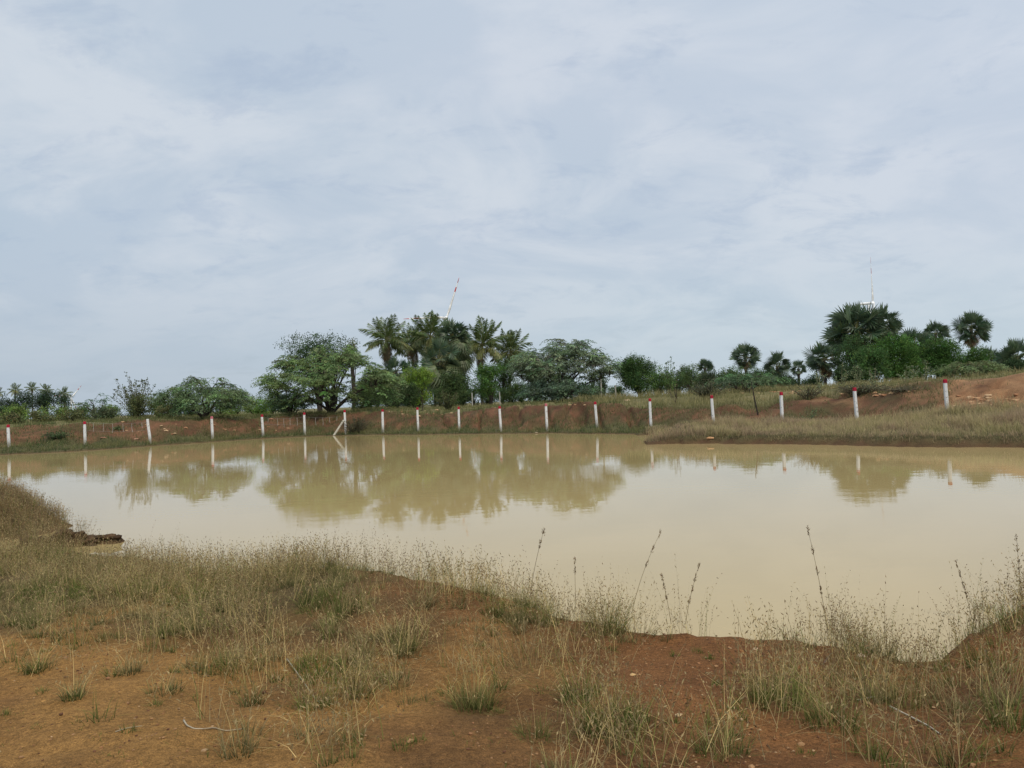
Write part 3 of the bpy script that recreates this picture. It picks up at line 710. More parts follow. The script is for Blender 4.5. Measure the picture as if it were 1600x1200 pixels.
def fan_palm(px, top, D, rpx, lab, seed, n=34, dead=8, low=-55, skirt=0, group='fan palms beyond the bank', hang=0, tr_h=None):
    rng = np.random.default_rng(5000 + seed); x = colx(px, D); z = float(H(x, D)) if D < 200 else 1.4
    R_ = rpx / F * D; sc = R_ / 1.75; tz = at(px, top, D)[2] - z; h = max(tz - R_ * .92, .5)
    t = thing('fan_palm', lab, 'palm tree', (x, D, z), group); tube_trunk(t, h + .1, .26, .2, (0, 0), (.09, .08, .07))
    tot = n + hang + dead
    for i in range(tot):
        az = i * 2.4 + rng.uniform(-.35, .35)
        if i < n:
            f = i / n; sv = 1 - f * (1 - math.sin(math.radians(low))); el = math.degrees(math.asin(max(-1, min(1, sv)))) + rng.uniform(-7, 7); me = PF[rng.integers(0, 3)] if f > .15 else PF[1]; dz = 0
        elif i < n + hang: el = rng.uniform(-50, 5); me = PF[4]; dz = -rng.uniform(0, .9) * skirt
        else: el = rng.uniform(-86, -60); me = PF[3]; dz = -rng.uniform(0, 1) * (skirt + .3)
        o = obj('fan_leaf', me, t, (0, 0, h + dz)); o.rotation_euler = (rng.uniform(-1.3, 1.3), -math.radians(el), az)
        s_ = sc * rng.uniform(.85, 1.08) * (.8 if el < -60 else 1); o.scale = (s_, s_, s_)
    return t

# ------------------------------------------------------------------ the palm grove in the middle
G1 = 'coconut palms in the grove behind the pond'
coconut(607, 501, 110, 42, 'coconut palm at the left end of the middle grove, half behind the big thorn tree', 1, group=G1, dead=6)
coconut(647, 514, 119, 34, 'slimmer coconut palm behind the leftmost one of the middle grove', 2, group=G1)
coconut(676, 494, 116, 44, 'tallest coconut palm under the red-banded turbine blades', 3, group=G1)
coconut(757, 507, 112, 44, 'coconut palm with upright fronds right of the shaggy fan palm', 4, group=G1, dead=2)
coconut(801, 522, 114, 38, 'small coconut palm at the right end of the middle grove', 5, group=G1)
G2 = 'fan palms around the pond'
fan_palm(711, 499, 108, 30, 'shaggy fan palm in the centre of the grove with long hanging green leaves', 6, 30, 16, -30, 4.6, G2, 60)
fan_palm(688, 530, 104, 36, 'lower drooping fan palm pressed against the shaggy one', 7, 16, 12, -40, 2.6, G2, 34)
fan_palm(620, 556, 86, 27, 'young fan palm with a brown skirt of dead leaves left of the bright bush', 8, 22, 16, -60, 2.2, G2, 14)
leafy_tree(553, 533, 84, 22, 640, (.10, .105, .035), 'narrow yellowish sapling poking up behind the big thorn tree', seed=9, name='sapling', leaf=.2, low=.6)
leafy_tree(655, 571, 82, 60, 612, (.115, .175, .028), 'round bright lime-green bush in the middle of the grove', 'bush', 'round_bush', None, 10, 1.6, .15)
leafy_tree(706, 578, 88, 62, 620, (.035, .055, .018), 'dark bush below the shaggy fan palm', 'bush', 'dark_bush', None, 11, 1.1, .17)
leafy_tree(768, 566, 92, 72, 614, (.052, .10, .024), 'small leafy tree with thin trunks right of the gap in the grove', 'tree', 'leafy_tree', None, 12, 1.4, .17, .2, .3)
leafy_tree(815, 592, 96, 46, 612, (.05, .085, .024), 'low green bush between the grove and the umbrella tree', 'bush', 'leafy_bush', None, 13, .9)
leafy_tree(590, 590, 92, 50, 620, (.035, .062, .022), 'dark bush behind the right side of the big thorn tree', 'bush', 'dark_bush', None, 14)
leafy_tree(640, 598, 78, 44, 625, (.032, .052, .018), 'dark undergrowth bush left of the bright round bush', 'bush', 'dark_bush', None, 15)
upright_shrub(700, 604, 65, 46, (.075, .09, .035), 'dull brown-green shrub in front of the grove behind the post', 16, 40, 'low_shrub', False, 30, .1)
upright_shrub(660, 606, 66, 10, (.06, .06, .03), 'thin bare stem with few leaves beside the bright bush', 17, 4, 'thin_sapling', True, 10, .6)

# ------------------------------------------------------------------ thorn trees
leafy_tree(500, 519, 80, 130, 640, (.040, .068, .028), 'dark ragged tree rising behind the big thorn tree', 'tree', 'ragged_tree', None, 20, .62, .17, .25, .9)
leafy_tree(448, 590, 76, 50, 640, (.034, .06, .025), 'dark shrub at the left foot of the big thorn tree', 'shrub', 'dark_shrub', None, 21)
feather_tree(518, 541, 67, 413, 628, (.12, .17, .07), 'big spreading feathery thorn tree left of the palm grove', 1, stems=16, sprays=640, under=-.22, leaf=.165, prof=.7)
feather_tree(455, 612, 68, 418, 500, (.085, .13, .062), 'low feathery shrub beneath the left side of the big thorn tree', 2, 'thorn_shrub', 7, 90, cat='shrub')
feather_tree(318, 587, 61, 250, 390, (.105, .155, .075), 'wide green feathery bush hanging over the red bank', 3, 'thorn_bush', 12, 330, cat='bush', droop=.55)
upright_shrub(213, 577, 61, 66, (.085, .098, .045), 'upright twiggy shrub with seed heads left of the wide feathery bush', 22, 44, leafn=30, lo=.35)
leafy_tree(213, 612, 60, 60, 655, (.075, .088, .036), 'low olive shrub at the base of the upright twiggy shrub', 'shrub', 'low_shrub', None, 23, .8, .13)
feather_tree(872, 530, 63, 806, 962, (.125, .165, .10), 'feathery umbrella-shaped thorn tree right of the palm grove', 4, stems=17, sprays=450, prof=.48, under=.4, leaf=.155)
feather_tree(868, 592, 61, 815, 930, (.08, .118, .075), 'dense low thorn shrub under the umbrella-shaped tree', 5, 'thorn_shrub', 9, 190, cat='shrub')
feather_tree(150, 612, 74, 118, 172, (.08, .12, .07), 'sparse flat-topped seedling tree against the sky at far left', 6, 'thorn_sapling', 4, 14, cat='sapling')

# undergrowth standing behind the grove and the right-hand bushes
UG = [(578, 585, 100, 60, 'in the dark behind the left coconut palm'), (618, 580, 105, 60, 'behind the brown-skirted young palm'), (650, 560, 112, 60, 'behind the bright lime-green bush'), (688, 572, 104, 60, 'between the bright bush and the fan palm trunk'), (722, 584, 100, 44, 'at the right foot of the shaggy fan palm'),
      (786, 556, 108, 60, 'filling the space below the right coconut palms'), (842, 570, 90, 60, 'behind the left half of the umbrella tree'), (880, 582, 92, 60, 'behind the middle of the umbrella tree'), (910, 596, 96, 50, 'behind the right half of the umbrella tree')]
for i, (px, tp, D, wd, wh) in enumerate(UG): leafy_tree(px, tp, D, wd, 620, (.04, .066, .024), 'dark undergrowth bush ' + wh, 'bush', 'dark_bush', 'undergrowth behind the grove', 150 + i, 1.5, .2)
leafy_tree(740, 604, 118, 60, 620, (.06, .09, .03), 'low pale bush far behind the gap in the grove', 'bush', 'green_bush', None, 160, 1.2, .2)
LOW = [(572, 606, 80, 70, 'at the right foot of the big thorn tree'), (612, 604, 79, 70, 'under the skirt of the young fan palm'), (648, 607, 90, 70, 'in the shade under the bright lime-green bush'), (690, 603, 92, 70, 'under the hanging leaves of the shaggy fan palm'), (722, 606, 96, 50, 'right of the shaggy fan palm trunk'),
       (762, 605, 98, 60, 'under the small leafy tree'), (800, 603, 96, 60, 'in front of the rightmost coconut trunk'), (838, 606, 88, 60, 'at the left foot of the umbrella tree'), (930, 606, 86, 70, 'on the open crest right of the umbrella tree'), (965, 603, 88, 50, 'at the left foot of the dense round tree')]
for i, (px, tp, D, wd, wh) in enumerate(LOW): leafy_tree(px, tp, D, wd, 630, (.05, .08, .028), 'low spreading shrub ' + wh, 'shrub', 'low_shrub', 'low shrubs along the foot of the trees', 190 + i, 1.1, .15, yf=.6)
BK = [(1060, 578, 104, 60, 'behind the loose green bush'), (1100, 582, 100, 60, 'behind the small lone fan palm'), (1140, 578, 102, 60, 'behind the green bush left of the palm pair'), (1190, 580, 104, 60, 'between the two fan palms of the pair'), (1240, 590, 104, 50, 'under the small fan palm right of the pair'), (1272, 586, 106, 44, 'at the left foot of the low broad fan palm')]
for i, (px, tp, D, wd, wh) in enumerate(BK): leafy_tree(px, tp, D, wd, 606, (.042, .068, .028), 'dark backing bush ' + wh, 'bush', 'dark_bush', 'bushes behind the right bank', 170 + i, 1.5, .2)

# ------------------------------------------------------------------ far left
GL = 'distant coconut palms at far left'
for i, (px, tp, r_, lab) in enumerate([(-2, 606, 11, 'distant coconut palm cut by the left edge of the picture'), (25, 601, 12, 'second distant coconut palm from the left'),
      (51, 598, 12, 'tallest of the distant coconut palms at far left'), (72, 601, 12, 'distant coconut palm right of the tallest one at far left'), (101, 606, 12, 'rightmost distant coconut palm beside the tiny turbine')]):
    coconut(px, tp, 190 + 6 * i, r_, lab, 30 + i, 16, 2, GL)
for i, (px, tp, wd) in enumerate([(5, 614, 50), (38, 609, 50), (72, 607, 54), (98, 612, 36)]):
    leafy_tree(px, tp, 176, wd, 640, (.035, .055, .03), ['dark far bush at the left picture edge', 'dark far bush under the tallest distant coconut palm', 'dark far bush under the right distant coconut palms', 'dark far bush nearest the tiny turbine'][i], 'bush', 'far_bush', None, 40 + i, 1.0, .32)
belt = [(-30, 634, 72, 90, 0), (30, 633, 75, 80, 1), (85, 632, 80, 80, 1), (130, 633, 82, 60, 0), (175, 632, 84, 60, 1), (245, 620, 80, 80, 0), (300, 615, 88, 70, 2), (370, 612, 98, 80, 0), (395, 618, 90, 40, 1), (345, 626, 84, 60, 1), (425, 610, 100, 50, 2), (410, 622, 78, 36, 3),
        (60, 645, 60, 60, 4), (20, 646, 61, 50, 4), (115, 640, 66, 50, 4), (160, 634, 66, 70, 5), (270, 628, 68, 60, 4)]
names = ['mid-green', 'light green', 'dark green', 'small bright green', 'dull olive', 'grey-green']
where = ['at the far left edge', 'below the second distant palm', 'below the rightmost distant palm', 'right of the tiny turbine', 'behind the flat-topped seedling', 'right behind the upright twiggy shrub', 'behind the wide feathery bush', 'filling the gap before the big thorn tree', 'against the dark foot of the big thorn tree', 'low behind the right twigs of the wide bush', 'tallest in the gap before the big thorn tree',
         'nearest in the gap before the big thorn tree', 'on the bank between the first two posts', 'on the bank above the first post', 'on the bank above the second post', 'on the bank between the seedling and the twiggy shrub', 'in shade under the wide feathery bush']
bc = [(.07, .11, .032), (.10, .145, .04), (.045, .075, .028), (.085, .15, .03), (.09, .095, .04), (.07, .09, .045)]
for i, (px, tp, D, wd, k) in enumerate(belt):
    leafy_tree(px, tp, D, wd, 650, bc[k], names[k] + ' shrub ' + where[i], 'shrub', 'shrub', 'shrubs on the flat land at left', 50 + i, .8, .16, yf=.7)

# ------------------------------------------------------------------ right of the umbrella tree
leafy_tree(926, 577, 130, 36, 612, (.04, .06, .03), 'dark distant tree between the umbrella tree and the dense round tree', 'tree', 'dark_tree', None, 70, 1.0, .24, .1)
leafy_tree(945, 588, 120, 22, 612, (.045, .065, .03), 'small dark distant bush behind the thin pale post', 'bush', 'dark_bush', None, 71, 1.0, .22, .1)
leafy_tree(1000, 555, 96, 84, 606, (.040, .075, .022), 'dense round dark green tree right of the umbrella tree', 'tree', 'dense_tree', None, 72, 2.2, .17)
leafy_tree(1030, 571, 88, 52, 606, (.072, .12, .035), 'paler leafy tree overlapping the dense round tree', 'tree', 'leafy_tree', None, 73, 1.0, .17)
upright_shrub(1046, 553, 86, 26, (.085, .135, .045), 'slender light green sapling above the paler leafy tree', 74, 12, 'light_sapling', True, 40, .5, 'sapling', ls=.2)
leafy_tree(1080, 566, 92, 58, 606, (.060, .092, .035), 'loose green bush left of the small fan palm', 'bush', 'loose_bush', None, 75, .7, .17, open_=.5)
fan_palm(1103, 562, 108, 15, 'small lone fan palm head above the bushes right of the dense tree', 76, 22, 4, -20, 0, G2)
leafy_tree(1110, 577, 84, 50, 610, (.048, .062, .032), 'greyish bush under the small lone fan palm', 'bush', 'grey_bush', None, 77, .9)
leafy_tree(1145, 571, 80, 56, 606, (.062, .10, .038), 'green bush left of the pair of fan palms', 'bush', 'green_bush', None, 78, .9)
leafy_tree(1180, 575, 84, 56, 608, (.05, .085, .03), 'dark green bush at the foot of the left fan palm', 'bush', 'green_bush', None, 79, 1.0)
leafy_tree(1222, 582, 90, 56, 606, (.032, .048, .022), 'blackish bush at the foot of the right fan palm', 'bush', 'dark_bush', None, 80)
fan_palm(1167, 536, 116, 25, 'left fan palm of the pair left of the tall palm clump', 81, 28, 6, -70, 0, G2)
fan_palm(1216, 551, 116, 23, 'right fan palm of the pair left of the tall palm clump', 82, 25, 6, -70, 0, G2)
fan_palm(1249, 564, 120, 14, 'small fan palm just right of the pair', 83, 18, 3, -60, 0, G2)
feather_tree(1165, 583, 60, 1110, 1230, (.075, .118, .06), 'flat feathery thorn shrub on the bank behind the thin dark stake', 7, 'thorn_shrub', 9, 150, cat='shrub')
upright_shrub(1105, 590, 56, 80, (.075, .08, .045), 'grey twiggy thicket on the bank left of the dark stake', 84, 60, 'twiggy_thicket', False, 22, .2)
upright_shrub(1056, 588, 52, 44, (.10, .10, .05), 'small nearly bare sapling in front of the straw grass', 85, 9, 'bare_sapling', False, 7, .5, 'sapling', DBARK)
fan_palm(1290, 533, 100, 31, 'low broad fan palm at the left side of the tall palm clump', 86, 31, 8, -75, 1, G2)
fan_palm(1343, 474, 114, 48, 'tallest fan palm under the upright turbine blade', 87, 43, 12, -70, 2.0, G2)
fan_palm(1385, 479, 118, 30, 'fan palm leaning out right of the tallest one', 88, 28, 10, -70, 1.5, G2)
fan_palm(1312, 508, 120, 24, 'fan palm half hidden left of the tallest one', 89, 24, 8, -70, 1, G2)
fan_palm(1432, 513, 118, 30, 'dark fan palm in the middle of the right-hand trees', 90, 28, 6, -75, 1, G2)
fan_palm(1466, 501, 122, 24, 'fan palm head left of the free-standing round one', 91, 25, 4, -50, 0, G2)
fan_palm(1522, 488, 116, 29, 'free-standing fan palm with a round head on the right', 92, 31, 7, -72, 1, G2)
fan_palm(1550, 543, 122, 20, 'small dark fan palm right of the free-standing one', 93, 21, 3, -70, 0, G2)
fan_palm(1592, 530, 112, 30, 'fan palm at the right edge of the picture', 94, 28, 4, -75, 0, G2)
fan_palm(1572, 552, 118, 18, 'low fan palm beside the one at the right edge', 95, 20, 3, -70, 0, G2)
tl = [(1332, 520, 96, 84, (.036, .066, .022), 'dark leafy tree below the tallest fan palm'), (1402, 522, 92, 100, (.045, .094, .02), 'round deep-green tree below the leaning fan palm'),
      (1366, 540, 84, 64, (.05, .095, .028), 'green bush in front of the deep-green tree'), (1475, 524, 94, 92, (.042, .085, .02), 'deep-green tree left of the free-standing fan palm'),
      (1437, 532, 98, 66, (.034, .062, .02), 'dark bush between the two deep-green trees'), (1527, 542, 90, 66, (.05, .095, .024), 'deep-green tree at the foot of the free-standing fan palm'),
      (1325, 572, 80, 50, (.034, .056, .022), 'dark bush at the foot of the low broad fan palm'), (1590, 560, 100, 56, (.034, .058, .024), 'dark bush at the right edge under the fan palm'),
      (1558, 570, 108, 30, (.04, .062, .026), 'small dark bush right of the little gap of sky')]
for i, (px, tp, D, wd, cl, lab) in enumerate(tl):
    leafy_tree(px, tp, D, wd, 600, cl, lab, 'tree' if 'tree' in lab else 'bush', 'deep_green_tree' if 'tree' in lab else 'green_bush', None, 100 + i, 2.0, .2)
feather_tree(1520, 563, 52, 1470, 1562, (.10, .125, .055), 'pale arching thorn shrub on the crest right of the nearest post', 8, 'thorn_shrub', 8, 90, cat='shrub')
wd_ = [(1315, 562, 'pale flowering weed at the left of the row on the crest'), (1340, 560, 'broad pale weed clump below the tallest fan palm'), (1365, 566, 'pale weed with large leaves right of the broad weed clump'),
       (1428, 565, 'pale tall weed rising in front of the dark bush'), (1446, 562, 'thin pale weed left of the nearest post'), (1280, 572, 'thin pale weed below the low broad fan palm'), (1415, 570, 'slanting pale weed in front of the deep-green tree')]
for i, (px, tp, lab) in enumerate(wd_):
    upright_shrub(px, tp, 50, 22, (.17, .20, .11), lab, 120 + i, 5, 'tall_weed', True, 16, .3, 'weed', (.16, .16, .09), .13)
upright_shrub(1345, 598, 43.5, 92, (.085, .088, .05), 'grey-green twiggy shrub on the slope behind the tall post', 130, 90, 'slope_shrub', False, 26, .1, ls=.1)
upright_shrub(1262, 598, 45, 60, (.10, .10, .052), 'dry twiggy shrub on the slope left of the tall post', 131, 40, 'slope_shrub', False, 20, .1, ls=.1)
upright_shrub(1415, 608, 41, 80, (.085, .08, .05), 'dull dry shrub on the slope between the two highest posts', 132, 70, 'slope_shrub', False, 24, .1, ls=.09)
upright_shrub(1262, 636, 41, 26, (.14, .18, .08), 'small fresh green plant on the red slope', 133, 8, 'green_plant', True, 14, .3, 'plant', ls=.1)
upright_shrub(553, 648, 58.5, 60, (.06, .06, .03), 'dark brushy shrub right behind the post with the leaning pole', 134, 60, 'low_shrub', False, 26, .05, ls=.12)
upright_shrub(90, 674, 51, 50, (.05, .075, .03), 'low dark green shrub on the bank between the first two posts', 135, 40, 'low_shrub', False, 26, .05, ls=.12)
upright_shrub(182, 673, 54, 30, (.06, .085, .035), 'small green shrub on the red bank behind the wire', 136, 24, 'low_shrub', False, 20, .05, ls=.12)

# ------------------------------------------------------------------ far grass (stuff)
GREEN = np.array([.095, .125, .04]); OLIVE = np.array([.15, .15, .06]); STRAW = np.array([.33, .275, .14]); DRY = np.array([.23, .165, .11]); DGREEN = np.array([.055, .08, .03])
def far_field(name, lab, n, xr, yr, fn, nseg=2, cat_seed=0):
    rng = np.random.default_rng(6000 + cat_seed); x = rng.uniform(*xr, n); y = rng.uniform(*yr, n)
    z, s, px = terrain(x, y); keep, hgt, cb, ct, lean, wid = fn(x, y, z, s, px, rng)
    k = (rng.random(n) < keep) & (z > .02) & (px > -150) & (px < 1760)
    B = np.stack([x, y, z - .02], 1)[k]; n = k.sum(); mb = MB()
    blades(mb, B, rng.uniform(0, 6.28, n), hgt[k], lean[k], wid[k], cb[k], ct[k], nseg, rng)
    return tag(mb.build(name, M_grass), lab, 'grass', None, 'stuff')
def f_bank(x, y, z, s, px, rng):
    n1 = fbm(x, y, 2.2, 4, 81); n2 = fbm(x, y, .7, 3, 91); o = np.ones_like(x)
    low = (s > 7) * (1 - sst(9.0, 9.6, s + (n1 - .5) * 1.6)); patch = sst(.44, .55, n1) * (s > 7) * (s < 10.1)
    keep = np.clip(low * .95 + patch * .8, 0, 1) * (px < 1035)
    keep *= 1 - .6 * sst(.5, .6, fbm(x, y, 1.4, 3, 93)) * (s > 8.4)
    h = (.2 + .26 * n2) * rng.uniform(.6, 1.3, len(x)); t = sst(.35, .65, n2)
    tt = rng.random(len(x))[:, None]
    cb = lerp(DGREEN, OLIVE * .8, t); ct = cb * 1.25 + (STRAW - cb) * (tt < .22) * .6
    return keep, h, cb, ct, rng.uniform(.1, .8, len(x)), .035 * o
far_field('bank_grass', 'short green grass and weeds covering the lower far bank', 95000, (-48, 12), (42, 66), f_bank, 2, 1)
def f_top(x, y, z, s, px, rng):
    n1 = fbm(x, y, 3.0, 4, 83); o = np.ones_like(x)
    cl = sst(1440, 1500, px) * (s < 10)
    keep = (s > 9.85) * (.35 + .65 * sst(.35, .55, n1)) * (1 - cl)
    tall = sst(840, 930, px); h = (.22 + .35 * tall * sst(.3, .5, n1) + .12 * n1) * rng.uniform(.6, 1.3, len(x)) * (1 - .35 * sst(1180, 1260, px))
    tone = rng.random(len(x)); t = np.clip(.18 + .45 * tall + .35 * (n1 - .5) + .35 * sst(700, 760, px) * (tone < .5), 0, 1)
    cb = lerp(GREEN * .9, OLIVE, t); ct = lerp(OLIVE * .85, STRAW * .95, np.clip(t + rng.normal(0, .25, len(x)), 0, 1))
    return keep, h, cb, ct, rng.uniform(.05, .6, len(x)), .034 * o
far_field('crest_grass', 'grass along the crest of the far bank, straw-coloured towards the right', 90000, (-50, 50), (36, 78), f_top, 2, 2)
def f_spit(x, y, z, s, px, rng):
    n1 = fbm(x, y, 1.8, 4, 85); n2 = fbm(x, y, .6, 3, 87); o = np.ones_like(x)
    rim = (s > 7.35) & (px > 1006)
    keep = rim * (1 - sst(9.0, 9.35, s + (n1 - .5) * .8)) * (.5 + .5 * sst(.3, .5, n2))
    rise = sst(1050, 1300, px)
    clp = sst(.4, .6, fbm(x, y, .9, 3, 89)) * sst(.38, .58, fbm(x, y, 3.2, 2, 99)); h = (.12 + .12 * n1 + .32 * clp + .17 * rise * sst(8.0, 8.6, s)) * rng.uniform(.55, 1.3, len(x)) * (1 - .4 * (s < 7.9))
    tone = rng.random(len(x)); t = np.clip(sst(.35, .7, n1 * .6 + n2 * .4) + rng.normal(0, .15, len(x)), 0, 1)
    front = 1 - sst(7.6, 8.5, s)
    cb = lerp(lerp(DRY * .9, OLIVE * 1.05, t), OLIVE * .9, front * .5); ct = lerp(DRY * 1.6, STRAW * 1.3, t); ct = np.where((tone < .25 * front)[:, None], GREEN[None], ct)
    return keep, h, cb, ct, rng.uniform(.1, .65, len(x)), .024 * o
far_field('spit_grass', 'dry straw and purplish-brown grass on the low spit at right', 200000, (5, 40), (24, 47), f_spit, 2, 3)
def f_slope(x, y, z, s, px, rng):
    n1 = fbm(x, y, 2.0, 4, 95); o = np.ones_like(x)
    keep = (px > 1030) * (s > 8.9) * (s < 10.02) * sst(.42, .56, n1 + .12 * sst(9.5, 9.9, s) - .1 * sst(1480, 1520, px)) * (1 - .93 * sst(1465, 1505, px) * (s > 9.1))
    h = .26 * rng.uniform(.5, 1.3, len(x)); t = rng.random(len(x))
    cb = lerp(DGREEN, OLIVE, t); ct = lerp(OLIVE, DRY * 1.1, t)
    return keep, h, cb, ct, rng.uniform(.1, .8, len(x)), .03 * o
far_field('slope_grass', 'grey-green weeds on the slope behind the right-hand posts', 60000, (8, 40), (32, 54), f_slope, 2, 4)

# ------------------------------------------------------------------ near grass
def near_density(x, y, z):
    px, py = project(np.stack([x, y, z], 1)); px0 = 800 + F * x / np.maximum(y, .3)
    d = blob(px, py, DENS); out_ = np.maximum(sst(1600, 1700, px), sst(0, -100, px)) if False else np.maximum(sst(1600, 1700, px), 1 - sst(-120, 0, px)); d = np.maximum(d, .5 * out_); return d, px, py
SG = np.array([.085, .135, .026]); SG2 = np.array([.15, .175, .045]); ST = np.array([.50, .38, .17]); ST2 = np.array([.30, .235, .12]); SEED = np.array([.17, .11, .055]); DUSK = np.array([.13, .10, .055])
def sample_near(n, seed, thr=0.0, gain=1.0, clump=.35, ns=97):
    n = int(n * 1.32); rng = np.random.default_rng(seed); x = rng.uniform(-14.5, 12.8, n); y = 2.7 + (16.6 - 2.7) * rng.random(n)
    z, s, _ = terrain(x, y); d, px, py = near_density(x, y, z)
    nz = fbm(x, y, clump, 3, ns); big = fbm(x, y, 1.4, 3, ns + 5)
    w_ = np.clip(d * gain, 0, 1.2) * sst(.455, .56, nz * .65 + big * .35 + .04 * d)
    vis = (px > -420) & (px < 2500) & (py < 1400)
    k = (rng.random(n) < w_ - thr) & vis & (z > .015) & (s < 4.2)
    return x[k], y[k], z[k], px[k], py[k], big[k], rng
def tufts_of(x, y, z, rng, nb, L, rad, cb, ct, lean=(.15, .85), wid=.0035, nseg=3, mb=None, base_var=.2):
    n = len(x); tot = n * nb; ii = np.repeat(np.arange(n), nb)
    az = rng.uniform(0, 6.283, tot); rr = rad[ii] * np.sqrt(rng.random(tot)) 
    B = np.stack([x[ii] + np.cos(az) * rr, y[ii] + np.sin(az) * rr, z[ii] - .01], 1)
    ll = L[ii] * rng.uniform(.5, 1.15, tot); le = rng.uniform(lean[0], lean[1], tot)
    v = np.exp(rng.normal(0, base_var, (tot, 1)))
    blades(mb, B, az + rng.normal(0, .5, tot), ll, le, wid, cb[ii] * v * .48, ct[ii] * v, nseg, rng, rng.normal(0, .12, tot))  # base colour darkened to stand in for contact shade inside the tuft
def stalks(mb, x, y, z, rng, L, col, seedcol, nseed=9, lean=(.05, .5), wid=.0022, head=.45, sl=.016, nseg=3):
    n = len(x); az = fbm(x + 50, y + 50, .6, 2, 201) * 25 + rng.normal(0, 1.1, n); le = rng.uniform(lean[0], lean[1], n); bd = rng.normal(0, .12, n)
    B = np.stack([x, y, z - .01], 1); blades(mb, B, az, L, le, wid, col * .85, col, nseg, rng, bd)
    if nseed:
        P = []; 
        for k in range(nseed):
            t = 1 - head * (k / max(nseed - 1, 1)) ** 1.1 * 1.0
            P.append(blade_pt(B, az, L, le, t, bd))
        P = np.concatenate(P); m_ = len(P); D_ = rand_dir(m_, rng) * .8 + np.array([0, 0, .8])
        leaves(mb, P, D_, sl * rng.uniform(.6, 1.6, m_), sl * .34, np.tile(seedcol, (nseed, 1)) * np.exp(rng.normal(0, .2, (m_, 1))), rng)

# dense body of the grass: leafy tufts
x, y, z, px, py, big, rng = sample_near(38000, 11, -.02, 1.3)
mb = MB(); n = len(x); gr = sst(.35, .6, fbm(x, y, .8, 3, 101))
cb = lerp(SG * .7, SG2 * .8, rng.random(n)); gr = gr - .35 * sst(1050, 1200, px) * (1 - sst(.55, .7, gr)); ct = lerp(ST2 * 1.2, SG2, np.clip(gr + .12 + rng.normal(0, .2, n), 0, 1))
sel = rng.random(n) < .62; x, y, z, big, cb, ct = x[sel], y[sel], z[sel], big[sel], cb[sel], ct[sel]; n = len(x)
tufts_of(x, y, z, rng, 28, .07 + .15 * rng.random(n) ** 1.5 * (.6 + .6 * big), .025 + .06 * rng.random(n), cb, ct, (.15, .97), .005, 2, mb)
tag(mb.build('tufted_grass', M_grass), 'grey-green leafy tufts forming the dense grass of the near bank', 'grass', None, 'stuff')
# fuller bushy clumps, inner shade painted into the dark blade bases
x, y, z, px, py, big, rng = sample_near(2300, 21, -.05, 1.3)
mb = MB(); n = len(x); gq = rng.random(n)
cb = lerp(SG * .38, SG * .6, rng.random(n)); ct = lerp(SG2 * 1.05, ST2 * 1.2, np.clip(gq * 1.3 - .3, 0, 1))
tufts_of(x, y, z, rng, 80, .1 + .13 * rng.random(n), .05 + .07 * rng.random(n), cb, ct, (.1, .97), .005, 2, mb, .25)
q = np.repeat(np.arange(n), 12); a_ = rng.uniform(0, 6.28, len(q)); r_ = .09 * rng.random(len(q)); c = np.where(rng.random(len(q))[:, None] < .6, ST * 1.05, ST2)
stalks(mb, x[q] + np.cos(a_) * r_, y[q] + np.sin(a_) * r_, z[q], rng, .16 + .2 * rng.random(len(q)), c, ST2[None].repeat(len(q), 0), 3, (.2, .95), .004, .35, .022, 2)
tag(mb.build('bushy_grass', M_grass), 'bushy grass clumps with shade painted into their hearts and pale straw through them', 'grass', None, 'stuff')
# dry stalks with small seed heads
x, y, z, px, py, big, rng = sample_near(250000, 12, 0, 1.2, .45, 103)
mb = MB(); n = len(x); tone = rng.random(n)[:, None]
left = sst(180, 60, px) if False else (1 - sst(60, 200, px)) * (1 - sst(860, 900, py))
c = np.where(tone < .45, ST, np.where(tone < .75, ST2, SG2)) * np.exp(rng.normal(0, .18, (n, 1))); c = lerp(c, (.21, .155, .10), left * .7) if False else c * (1 - .35 * left[:, None])
sc_ = np.where(tone < .6, ST2 * .9, SEED)
L = (.16 + .2 * rng.random(n) + .14 * big) * (1 + .35 * left)
stalks(mb, x, y, z, rng, L, c, sc_, 4, (.05, .97), .0042, .4, .024, 2)
tag(mb.build('dry_grass', M_grass), 'dry straw-coloured stalks with small seed heads over the near bank', 'grass', None, 'stuff')
# tall seeding stalks along the water's edge
rng = np.random.default_rng(13); m_ = 60000; pxs = rng.uniform(-60, 2100, m_)
D0 = np.interp(pxs, NP, ND) * (1 - np.interp(pxs, NP, NZ) / CAMH) + rng.normal(-.1, .3, m_); x = (pxs - 800) / F * D0; y = D0
z, s, _ = terrain(x, y); pj, pk = project(np.stack([x, y, z], 1))
edge = np.interp(pxs, [-60, 150, 230, 300, 420, 520, 620, 720, 860, 900, 985, 1010, 1040, 1075, 1100, 1180, 1230, 1290, 1420, 1450, 1490, 1560, 1700], [.15, .08, .1, .3, .5, .45, .5, .5, .4, .35, .35, .14, .14, .18, .03, .07, .15, .5, .45, .15, .3, .55, .6])
cl = fbm(x * 1.0, y, .35, 3, 107); k = (rng.random(m_) < edge * sst(.44, .6, cl) * .26) & (z > .01) & (s < 4.1)
x, y, z, pxs = x[k], y[k], z[k], pxs[k]; n = len(x); mb = MB(); tone = rng.random(n)[:, None]
c = np.where(tone < .45, ST2, np.where(tone < .75, SG2 * 1.1, DUSK)); L = .2 + .28 * rng.random(n) ** 1.5
L *= 1 + .35 * (rng.random(n) < .12)
L *= np.interp(pxs, [0, 300, 600, 1250, 1450, 1600], [.9, 1.0, 1.0, 1.0, .9, 1.0])
stalks(mb, x, y, z, rng, L, c, np.where(tone < .5, SEED, ST2 * .8), 7, (.02, .55), .0022, .55, .018)
tag(mb.build('waterside_grass', M_grass), "tall fine seeding stalks standing along the pond's near edge", 'grass', None, 'stuff')
